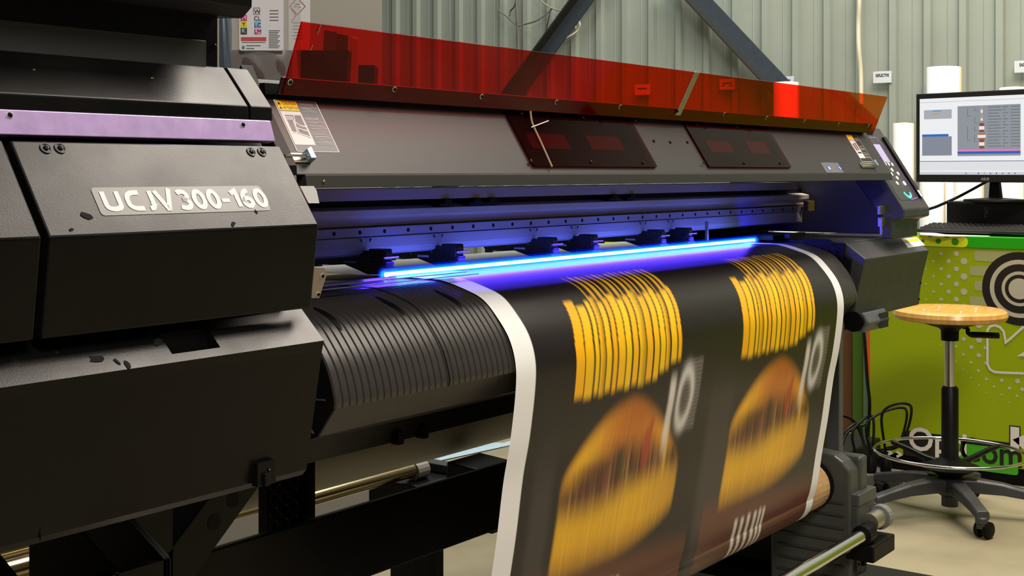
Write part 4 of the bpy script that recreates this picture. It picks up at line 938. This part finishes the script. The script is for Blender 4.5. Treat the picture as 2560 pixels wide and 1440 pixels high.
SR('taskbar', 0, 0, 1, .035, (214, 218, 224)); SR('log_pane', .0, .055, 1, .165, (236, 238, 240)); SR('divider', 0, .17, 1, .178, (70, 90, 130))
SR('tool_row', .0, .945, 1, .955, (220, 222, 226)); SR('job_canvas', .30, .24, .77, .885, (150, 156, 164)); SR('side_canvas', .02, .25, .255, .50, (138, 146, 160))
SR('blue_tab', .02, .50, .23, .53, (30, 110, 200), .0014); SR('property_box', .035, .73, .255, .85, (178, 182, 190), .0012)
SR('slider', .105, .83, .17, .84, (50, 140, 200), .0016); SR('slider', .105, .79, .155, .80, (220, 160, 30), .0016)
SR('pink_row', .30, .30, .77, .325, (236, 130, 200), .0014); SR('blue_row', .30, .268, .77, .298, (30, 100, 190), .0014)
for k, (y0, y1, w2, col_) in enumerate(((.83, .88, .004, (210, 170, 90)), (.79, .83, .008, (240, 240, 240)), (.72, .79, .004, (210, 170, 90)), (.69, .72, .008, (240, 240, 240)), (.62, .66, .018, (150, 70, 40)), (.575, .62, .020, (244, 244, 244)), (.545, .575, .018, (150, 70, 40)), (.51, .53, .028, (170, 110, 50)), (.47, .51, .030, (244, 244, 244)), (.45, .47, .028, (170, 110, 50)), (.415, .45, .018, (150, 70, 40)), (.37, .415, .020, (244, 244, 244)), (.335, .37, .018, (150, 70, 40)))):
    SR('job_thumb', .485 - w2, y0, .485 + w2, y1, col_, .0016)
for k in range(14):
    yy = .36 + k * .038
    SR('list_line', .53, yy, .63 - .008 * (k % 3), yy + .006, (84, 88, 94), .0015); SR('list_line', .64, yy, .66 + .02 * (k % 2), yy + .006, (84, 88, 94), .0015); SR('list_line', .70, yy, .765, yy + .006, (84, 88, 94), .0015)
for (x0, y0, y1) in ((.375, .75, .86), (.375, .44, .62), (.43, .82, .86), (.43, .66, .74), (.43, .56, .62), (.43, .42, .52)):
    SR('tree_line', x0, y0, x0 + .003, y1, (90, 94, 100), .0015); SR('tree_line', x0, y0, x0 + .03, y0 + .004, (90, 94, 100), .0015)
for k, col_ in enumerate(((40, 120, 200), (70, 70, 70), (210, 150, 40), (40, 100, 200), (60, 60, 70), (200, 80, 60), (30, 120, 220), (190, 60, 50))):
    SR('task_icon', .36 + .045 * k + (.05 if k else 0), .010, .37 + .045 * k + (.05 if k else 0), .026, col_, .0014)
text('brand_word', 'ASUS', FM, FM.ab(2453, 451)[0], .008, .0135, M('brand grey', (150, 150, 148), .4), MO, .0008, bold=.0003)
nk = FM.ab(2478, 460)[0]
MB().slab([FM.p(nk - .022, -.058, -.02), FM.p(nk + .026, -.058, -.02), FM.p(nk + .016, .02, -.02), FM.p(nk - .016, .02, -.02)], -FM.n, .02).build('monitor_neck', k_deep, MO, bev=.003)
bc_ = FM.p(nk, -.072, -.03); bs = MB()
bs.lathe([(.108, 0), (.112, .004), (.110, .010), (.03, .016)], bc_, 32); 
bs.build('monitor_base', k_deep, MO, smooth=True)
PCB = thing('desktop_computer', cf(2470, 560, 5.05), 'flat black desktop computer lying under the monitor', 'computer')
FP = Frame(cf(2366, 549, 4.98), (0, -1, 0), (0, 0, 1)); zt = bc_.z - FP.o.z - .0005
MB().slab(FP.rect(0, .8625 - FP.o.z, .36, zt, -.30), FP.n, .30).build('computer_case', M('computer black', (26, 24, 24), .4), PCB, bev=.004)
MB().slab(FP.rect(.01, .870 - FP.o.z, .35, zt - .006, .0), FP.n, .003).build('computer_front', M('computer front', (22, 21, 21), .3), PCB, bev=.002)
a, b = FP.ab(2462, 518); FP2 = Frame(FP.p(a, b), (0, 0, -1), (0, -1, 0))
text('brand_word', 'DELL', FP2, 0, 0, .018, M('brand silver', (140, 140, 140), .3, metal=.5), PCB, .0036)
zdt = .862
KB = thing('keyboard', P(2450, 570, Z=zdt), 'black computer keyboard lying on the green counter', 'keyboard')
kx0 = DX + .05
ky0 = P(2306, 566, X=kx0 + .07).y
kb = MB(); kb.add([(kx0, ky0, zdt + .008), (kx0, ky0 - .45, zdt + .008), (kx0 + .15, ky0 - .45, zdt + .008), (kx0 + .15, ky0, zdt + .008), (kx0, ky0, zdt + .020), (kx0, ky0 - .45, zdt + .020), (kx0 + .15, ky0 - .45, zdt + .034), (kx0 + .15, ky0, zdt + .034)],
       [(0, 1, 2, 3), (4, 7, 6, 5), (0, 4, 5, 1), (1, 5, 6, 2), (2, 6, 7, 3), (3, 7, 4, 0)])
kb.build('keyboard_case', M('keyboard black', (30, 30, 30), .45), KB, bev=.003)
KEY = bpy.data.meshes.new('key'); q = MB(); q.add([(-.008, -.008, 0), (.008, -.008, 0), (.008, .008, 0), (-.008, .008, 0), (-.006, -.006, .007), (.006, -.006, .007), (.006, .006, .007), (-.006, .006, .007)], [(4, 5, 6, 7), (0, 1, 5, 4), (1, 2, 6, 5), (2, 3, 7, 6), (3, 0, 4, 7)])
KEY.from_pydata([tuple(v) for v in q.v], [], q.f); KEY.materials.append(M('key cap', (52, 50, 48), .4))
for r in range(6):
    for c in range(22):
        xx = kx0 + .016 + r * .0235; o_ = link('key', KEY, KB); o_.location = Vector((xx, ky0 - .02 - c * .0195 - .004 * (r % 2), zdt + .020 + .014 * (xx - kx0) / .15)) - org(KB)
sh_ = mesh('paper_sheet', [P(2300, 572, Z=zdt + .014), P(2300, 586, Z=zdt + .003), P(2345, 589, Z=zdt + .002), P(2470, 590, Z=zdt + .002), P(2536, 579, Z=zdt + .002), P(2450, 572, Z=zdt + .003), P(2330, 569, Z=zdt + .016)], [(0, 1, 2, 6), (2, 3, 5, 6), (3, 4, 5)], white, base=P(2400, 585, Z=zdt))
sol = sh_.modifiers.new('t', 'SOLIDIFY'); sol.thickness = .003; sol.offset = -1
tag(sh_, 'loose white printed sheets under the front of the keyboard', 'paper')
mk = [(2330, 577, 2344, 575), (2352, 581, 2362, 579), (2368, 579, 2385, 577), (2420, 581, 2440, 580), (2455, 582, 2470, 581)]
ngon_flat('ink_mark', [[P(u0, v0, Z=zdt + .009), P(u1, v0, Z=zdt + .009), P(u1, v1, Z=zdt + .009), P(u0, v1, Z=zdt + .009)] for u0, v0, u1, v1 in mk], sdark, sh_)
tag(cable('monitor_cable', [FM.p(nk - .02, .01, -.03), cf(2400, 490, 5.0), cf(2345, 515, 4.95), cf(2310, 530, 4.9), P(2270, 575, X=4.78)], .0055, k_deep), 'black cable sagging from the monitor towards the printer', 'cable')

# clutter between printer and desk
def thingbox(name, a, b, m_, label, cat, bev_=.004):
    o_ = MB().box(a, b).build(name, m_, bev=bev_); return tag(o_, label, cat)
yb = lambda u, X: P(u, 900, X=X).y
bb = thingbox('brown_board', (5.30, yb(2131, 5.3), 0), (5.33, yb(2104, 5.3), .86), M('brown board', (104, 62, 30), .6, noise=.1), 'brown board standing in shade left of the lime counter', 'board')
gb = thingbox('green_board', (5.26, yb(2157, 5.26), 0), (5.29, yb(2131, 5.26), .86), M('dark green board', (70, 110, 14), .5), 'dark green board in shade beside the brown board', 'board')
gl = thingbox('grey_green_post', (5.22, yb(2169, 5.22), 0), (5.26, yb(2158, 5.22), .86), M('grey-green post', (96, 130, 104), .5), 'narrow grey-green post close to the counter side', 'post')
MB().box((3.44, yb(2098, 3.44), .30), (3.47, yb(2040, 3.44), .72)).build('rear_side_panel', M('grey panel', (78, 78, 76), .5), PR, bev=.003)
lg2 = thingbox('lime_box', (5.0, yb(2085, 5.0), 0), (5.03, yb(2062, 5.0), .42), lime, 'small lime board low behind the right media edge', 'board')
fb = thing('far_counter', (5.7, 4.6, 0), 'far counter with lime top glimpsed under the print carriage', 'counter')
ya, yb2 = P(1497, 590, X=5.6).y, P(1585, 590, X=5.6).y
MB().box((5.6, yb2, .72), (6.2, ya, .80)).build('counter_top', ylime, fb, bev=.002)
MB().box((5.62, yb2 + .02, 0), (6.18, ya - .02, .72)).build('counter_body', M('counter white', (206, 208, 210), .5), fb, bev=.002)
PS = thing('power_strip', P(2110, 1160, Z=.06), 'grey power strip with red lit switch on the floor behind the printer', 'power strip')
ps0 = P(2058, 1162, X=4.25); 
x0, y0 = 4.15, P(2072, 1155, X=4.2).y
fr = Frame((x0, y0 + .02, .08), (.75, -.66, 0), (0, 0, 1))
MB().slab([fr.p(-.08, -.05, -.03), fr.p(.30, -.05, -.03), fr.p(.30, -.05, .03), fr.p(-.08, -.05, .03)], (0, 0, 1), .05).build('strip_body', M('strip grey', (92, 88, 82), .5), PS, bev=.004)
rs = MB(); rs.slab([fr.p(.00, 0, -.018), fr.p(.035, 0, -.018), fr.p(.035, 0, .018), fr.p(.00, 0, .018)], (0, 0, 1), .008).build('red_switch', M('lit red switch', (230, 50, 20), .3, emit=(255, 50, 10), es=.9), PS, bev=.002)
for k in range(4):
    c = fr.p(.085 + .055 * k, 0, 0)
    pg = MB().lathe([(.018, 0), (.020, .02), (.014, .045), (.006, .06)], c, 12).build('power_plug', k_deep, PS, smooth=True)
    e = Vector((random.uniform(-.05, .12), random.uniform(-.05, .05), 0))
    cable('plug_lead', [c + Vector((0, 0, .055)), c + Vector((0, .01, .11 + .03 * k)), c + Vector((.10, -.02 * k, .16 + .02 * k)) + e, c + Vector((.22, .02, .06)) + e, c + Vector((.3, .05 * k, .012)) + e], .0045, k_deep, PS, n=6)
tag(MB().box((4.35, y0 + .02, 0), (4.75, y0 + .22, .11)).build('black_case', k_steel, bev=.006), 'low black equipment case on the floor left of the counter', 'case')
pg = thing('loose_plug', P(2160, 1195, Z=0), 'loose black mains plug with bare pins on the floor', 'plug')
pp = P(2160, 1196, Z=.0); fd = Vector((.3, -.95, 0)).normalized()
q = MB().lathe([(.019, 0), (.023, .006), (.023, .05), (.012, .07), (.006, .09)], (0, 0, 0), 14); R = orient(-(-fd) * 1.0); q.v = [orient(fd) @ v_ + pp + Vector((0, 0, .024)) for v_ in q.v]
q.build('plug_body', k_steel, pg, smooth=True)
for s_ in (-1, 1): MB().tube([pp + Vector((.010 * s_, 0, .024 + .006 * s_)), pp + Vector((.010 * s_, 0, .024 + .006 * s_)) - fd * .028], .0024, 8).build('plug_pin', brass, pg)
cable('plug_lead', [pp + fd * .088 + Vector((0, 0, .024)), pp + fd * .2 + Vector((.02, 0, .008)), pp + fd * .3 + Vector((.04, 0, .006)), pp + fd * .4 + Vector((.05, 0, .006))], .005, k_deep, pg)
for i, pts in enumerate(([(2066, 1140), (2090, 1165), (2130, 1150), (2170, 1120)], [(2080, 1060), (2105, 1040), (2140, 1060), (2168, 1130)], [(2072, 1105), (2100, 1120), (2120, 1080), (2165, 1060)])):
    hz = (.01, .06, .05)[i]
    tag(cable('floor_cable', [P(u, v, X=4.45 + .06 * k) for k, (u, v) in enumerate(pts)], .005, k_deep), ('black cable trailing low beside the power strip', 'black cable arching up left of the counter', 'black cable crossing the tangle behind the power strip')[i], 'cable')
tag(cable('drop_cable', [P(2155, 800, X=4.0), P(2162, 860, X=4.1), P(2168, 950, X=4.2), P(2174, 1010, X=4.3), P(2170, 1090, X=4.4)], .006, k_deep), 'black cable dropping from the printer end past the counter edge', 'cable')

# things on the floor behind the stand
fbx = thing('feed_motor', P(1055, 1235, Y=1.95), 'black media-feed motor box with pale tube end behind the stand', 'motor box')
c0 = P(1000, 1225, Y=1.98)
MB().box((c0.x - .03, 1.90, c0.z - .035), (c0.x + .15, 2.05, c0.z + .025)).build('motor_case', k_body, fbx, bev=.004)
MB().box((c0.x + .10, 1.91, c0.z + .025), (c0.x + .14, 2.0, c0.z + .045)).build('motor_lug', k_mid, fbx, bev=.003)
MB().box((c0.x - .01, 1.93, 0), (c0.x + .02, 2.0, c0.z - .03)).build('motor_post', k_steel, fbx)
MB().box((c0.x + .09, 1.95, 0), (c0.x + .12, 2.02, c0.z - .03)).build('motor_post', k_steel, fbx)
MB().box((c0.x - .06, 1.88, 0), (c0.x + .18, 2.07, .02)).build('motor_foot', k_steel, fbx)
p0 = P(1140, 1200, Y=1.62); p1 = P(1238, 1195, Y=1.62)
MB().prism([(1.545, p0.z - .10), (1.545, p0.z + .012), (1.55, p0.z + .02), (1.66, p0.z + .028), (1.67, p0.z - .10)], p0.x + .02, p1.x).build('junction_box', k_body, PR, bev=.004)
for i, pts in enumerate(([(780, 1258), (840, 1250), (900, 1262), (925, 1232), (905, 1215)], [(780, 1280), (850, 1290), (890, 1275), (912, 1225), (930, 1205)], [(810, 1225), (860, 1222), (930, 1255), (980, 1250)], [(892, 1215), (895, 1245), (912, 1285), (925, 1300)])):
    tag(cable('rear_cable', [P(u, v, Z=.006) for u, v in pts], .005, k_deep), ('black cable in a wide loop behind the ribbed upright', 'lowest black cable sagging behind the ribbed upright', 'black cable passing under the feed bar', 'black cable hanging down by the feed motor')[i], 'cable')
pl = M('pale blue plastic film', (150, 172, 186), .3, spec=.6, bump=.4, bscale=25)
pv = []; gx, gy = 14, 6
A0, A1 = P(1050, 1165, Z=.0), P(1300, 1110, Z=.0)
for j in range(gy + 1):
    for i in range(gx + 1):
        q = A0.lerp(A1, i / gx) + Vector((.25, -.10, 0)) * (-j / gy); pv.append((q.x, q.y, .004 + .018 * abs(math.sin(i * 1.7 + j * 2.3)) * (0 < j < gy)))
o_ = mesh('plastic_sheet', pv, [(j * (gx + 1) + i, j * (gx + 1) + i + 1, (j + 1) * (gx + 1) + i + 1, (j + 1) * (gx + 1) + i) for j in range(gy) for i in range(gx)], pl, smooth=True)
tag(o_, 'crumpled pale blue plastic sheet on the floor behind the printer', 'plastic sheet')

# ================================================================== STOOL
SX, SY = 4.21, 1.347
ST_ = thing('swivel_stool', (SX, SY, 0), 'swivel work stool with round wooden seat, chrome foot ring and castors', 'stool')
wood = bpy.data.materials.new('varnished beech'); wood.use_nodes = True; nt = wood.node_tree; b = nt.nodes['Principled BSDF']
tc = nt.nodes.new('ShaderNodeTexCoord'); mp = nt.nodes.new('ShaderNodeMapping'); mp.inputs['Scale'].default_value = (3, 30, 3); nz = nt.nodes.new('ShaderNodeTexNoise'); nz.inputs['Scale'].default_value = 3; nz.inputs['Detail'].default_value = 5
rp = nt.nodes.new('ShaderNodeValToRGB'); rp.color_ramp.elements[0].color = lin((190, 140, 70)); rp.color_ramp.elements[1].color = lin((208, 160, 86)); rp.color_ramp.elements[0].position = .35; rp.color_ramp.elements[1].position = .65
nt.links.new(tc.outputs['Object'], mp.inputs[0]); nt.links.new(mp.outputs[0], nz.inputs['Vector']); nt.links.new(nz.outputs['Fac'], rp.inputs[0]); nt.links.new(rp.outputs[0], b.inputs['Base Color']); b.inputs['Roughness'].default_value = .25
zs = .655
MB().lathe([(.02, zs - .034), (.160, zs - .034), (.170, zs - .030), (.1755, zs - .018), (.172, zs - .006), (.163, zs + .0), (.10, zs - .003), (.02, zs - .005)], (SX, SY, 0), 56).build('seat', wood, ST_, smooth=True)
for a in (40, 130, 220, 310): inst('seat_bolt', SCREW_C, (SX + .085 * math.cos(math.radians(a)), SY + .085 * math.sin(math.radians(a)), zs - .004), (0, 0, 1), ST_)
MB().lathe([(.022, zs - .075), (.035, zs - .06), (.10, zs - .042), (.105, zs - .034), (.05, zs - .034)], (SX, SY, 0), 28).build('seat_plate', k_deep, ST_, smooth=True)
MB().lathe([(.027, .555), (.028, .60), (.023, .615)], (SX, SY, 0), 20).build('column_collar', k_deep, ST_, smooth=True)
lv0 = Vector((SX, SY, zs - .062)) + er * .055
MB().tube(curve_pts([Vector((SX, SY, zs - .055)) + er * .03, lv0, lv0 + er * .006 - Vector((0, 0, .018)), lv0 + er * .05 - Vector((0, 0, .021)), lv0 + er * .10 - Vector((0, 0, .023))], 4), [.006] * 5 + [.007] * 4 + [.010] * 8, 10).build('height_lever', k_deep, ST_, smooth=True)
MB().lathe([(.0165, .40), (.0165, .56)], (SX, SY, 0), 20).build('chrome_column', chrome, ST_, smooth=True)
MB().lathe([(.022, .12), (.0265, .16), (.0265, .402), (.022, .409), (.016, .409)], (SX, SY, 0), 24).build('gas_sleeve', k_steel, ST_, smooth=True)
MB().tube([(SX + .232 * math.cos(t_ * math.pi / 32), SY + .232 * math.sin(t_ * math.pi / 32), .199) for t_ in range(64)], .0052, 10, closed=True).build('foot_ring', chrome, ST_, smooth=True)
MB().lathe([(.03, .120), (.05, .135), (.095, .155), (.05, .17), (.028, .185)], (SX, SY, 0), 28).build('ring_hub', k_deep, ST_, smooth=True)
for u, v in ((2240, 1103), (2493, 1112)):
    q = P(u, v, Z=.199); d = Vector((q.x - SX, q.y - SY, 0)).normalized()
    cpt = [Vector((SX, SY, .160)) + d * .03, Vector((SX, SY, .166)) + d * .09, Vector((SX, SY, .182)) + d * .16, Vector((SX, SY, .194)) + d * .226]
    MB().tube(curve_pts(cpt, 4), [.012 - .0003 * i for i in range(13)], 10).build('ring_spoke', k_body, ST_, smooth=True)
base_m = M('stool base plastic', (52, 52, 54), .42, rn=.06, nscale=25)
MB().lathe([(.026, .030), (.026, .06), (.040, .07), (.046, .115), (.030, .125)], (SX, SY, 0), 24).build('base_hub', base_m, ST_, smooth=True)
fr_ = P(2462, 1352, Z=0); a0 = math.atan2(fr_.y - SY, fr_.x - SX)
RL = .27
for k in range(5):
    a = a0 + k * 2 * math.pi / 5; d = Vector((math.cos(a), math.sin(a), 0)); s = Vector((-d.y, d.x, 0)); c = Vector((SX, SY, 0))
    secs = [(.02, .122, .026, .045), (.08, .122, .024, .044), (.16, .112, .021, .036), (.22, .098, .019, .030), (RL + .012, .084, .020, .026)]
    vs_ = []; fs_ = []
    for r_, z_, hw_, dp in secs:
        o2 = c + d * r_; vs_ += [o2 - s * hw_ + Vector((0, 0, z_ - dp)), o2 + s * hw_ + Vector((0, 0, z_ - dp)), o2 + s * hw_ + Vector((0, 0, z_ - .006)), o2 + s * hw_ * .7 + Vector((0, 0, z_)), o2 - s * hw_ * .7 + Vector((0, 0, z_)), o2 - s * hw_ + Vector((0, 0, z_ - .006))]
    for i in range(len(secs) - 1): fs_ += [(6 * i + j, 6 * i + (j + 1) % 6, 6 * i + 6 + (j + 1) % 6, 6 * i + 6 + j) for j in range(6)]
    fs_ += [tuple(range(5, -1, -1)), tuple(range(6 * len(secs) - 6, 6 * len(secs)))]
    lg_ = mesh('base_leg', vs_, fs_, base_m, ST_); bevel(lg_, .003, 3)
    tip = c + d * RL; ra = a + 2.2 + .5 * (k % 2); wdv = Vector((math.cos(ra), math.sin(ra), 0)); wn = Vector((-wdv.y, wdv.x, 0))
    cs_ = MB().lathe([(.017, .045), (.019, .05), (.019, .062), (.012, .066)], tip, 14).box(tuple(tip + Vector((-.012, -.012, .030))), tuple(tip + Vector((.012, .012, .052)))).build('castor', base_m, ST_, smooth=True)
    for sg in (-1, 1):
        cc = tip + wdv * .012 + Vector((0, 0, .0255))
        MB().tube([cc + wn * sg * .006, cc + wn * sg * .010, cc + wn * sg * .020, cc + wn * sg * .023], [.020, .0252, .0252, .021], 20).build('wheel', k_deep, cs_, smooth=True)
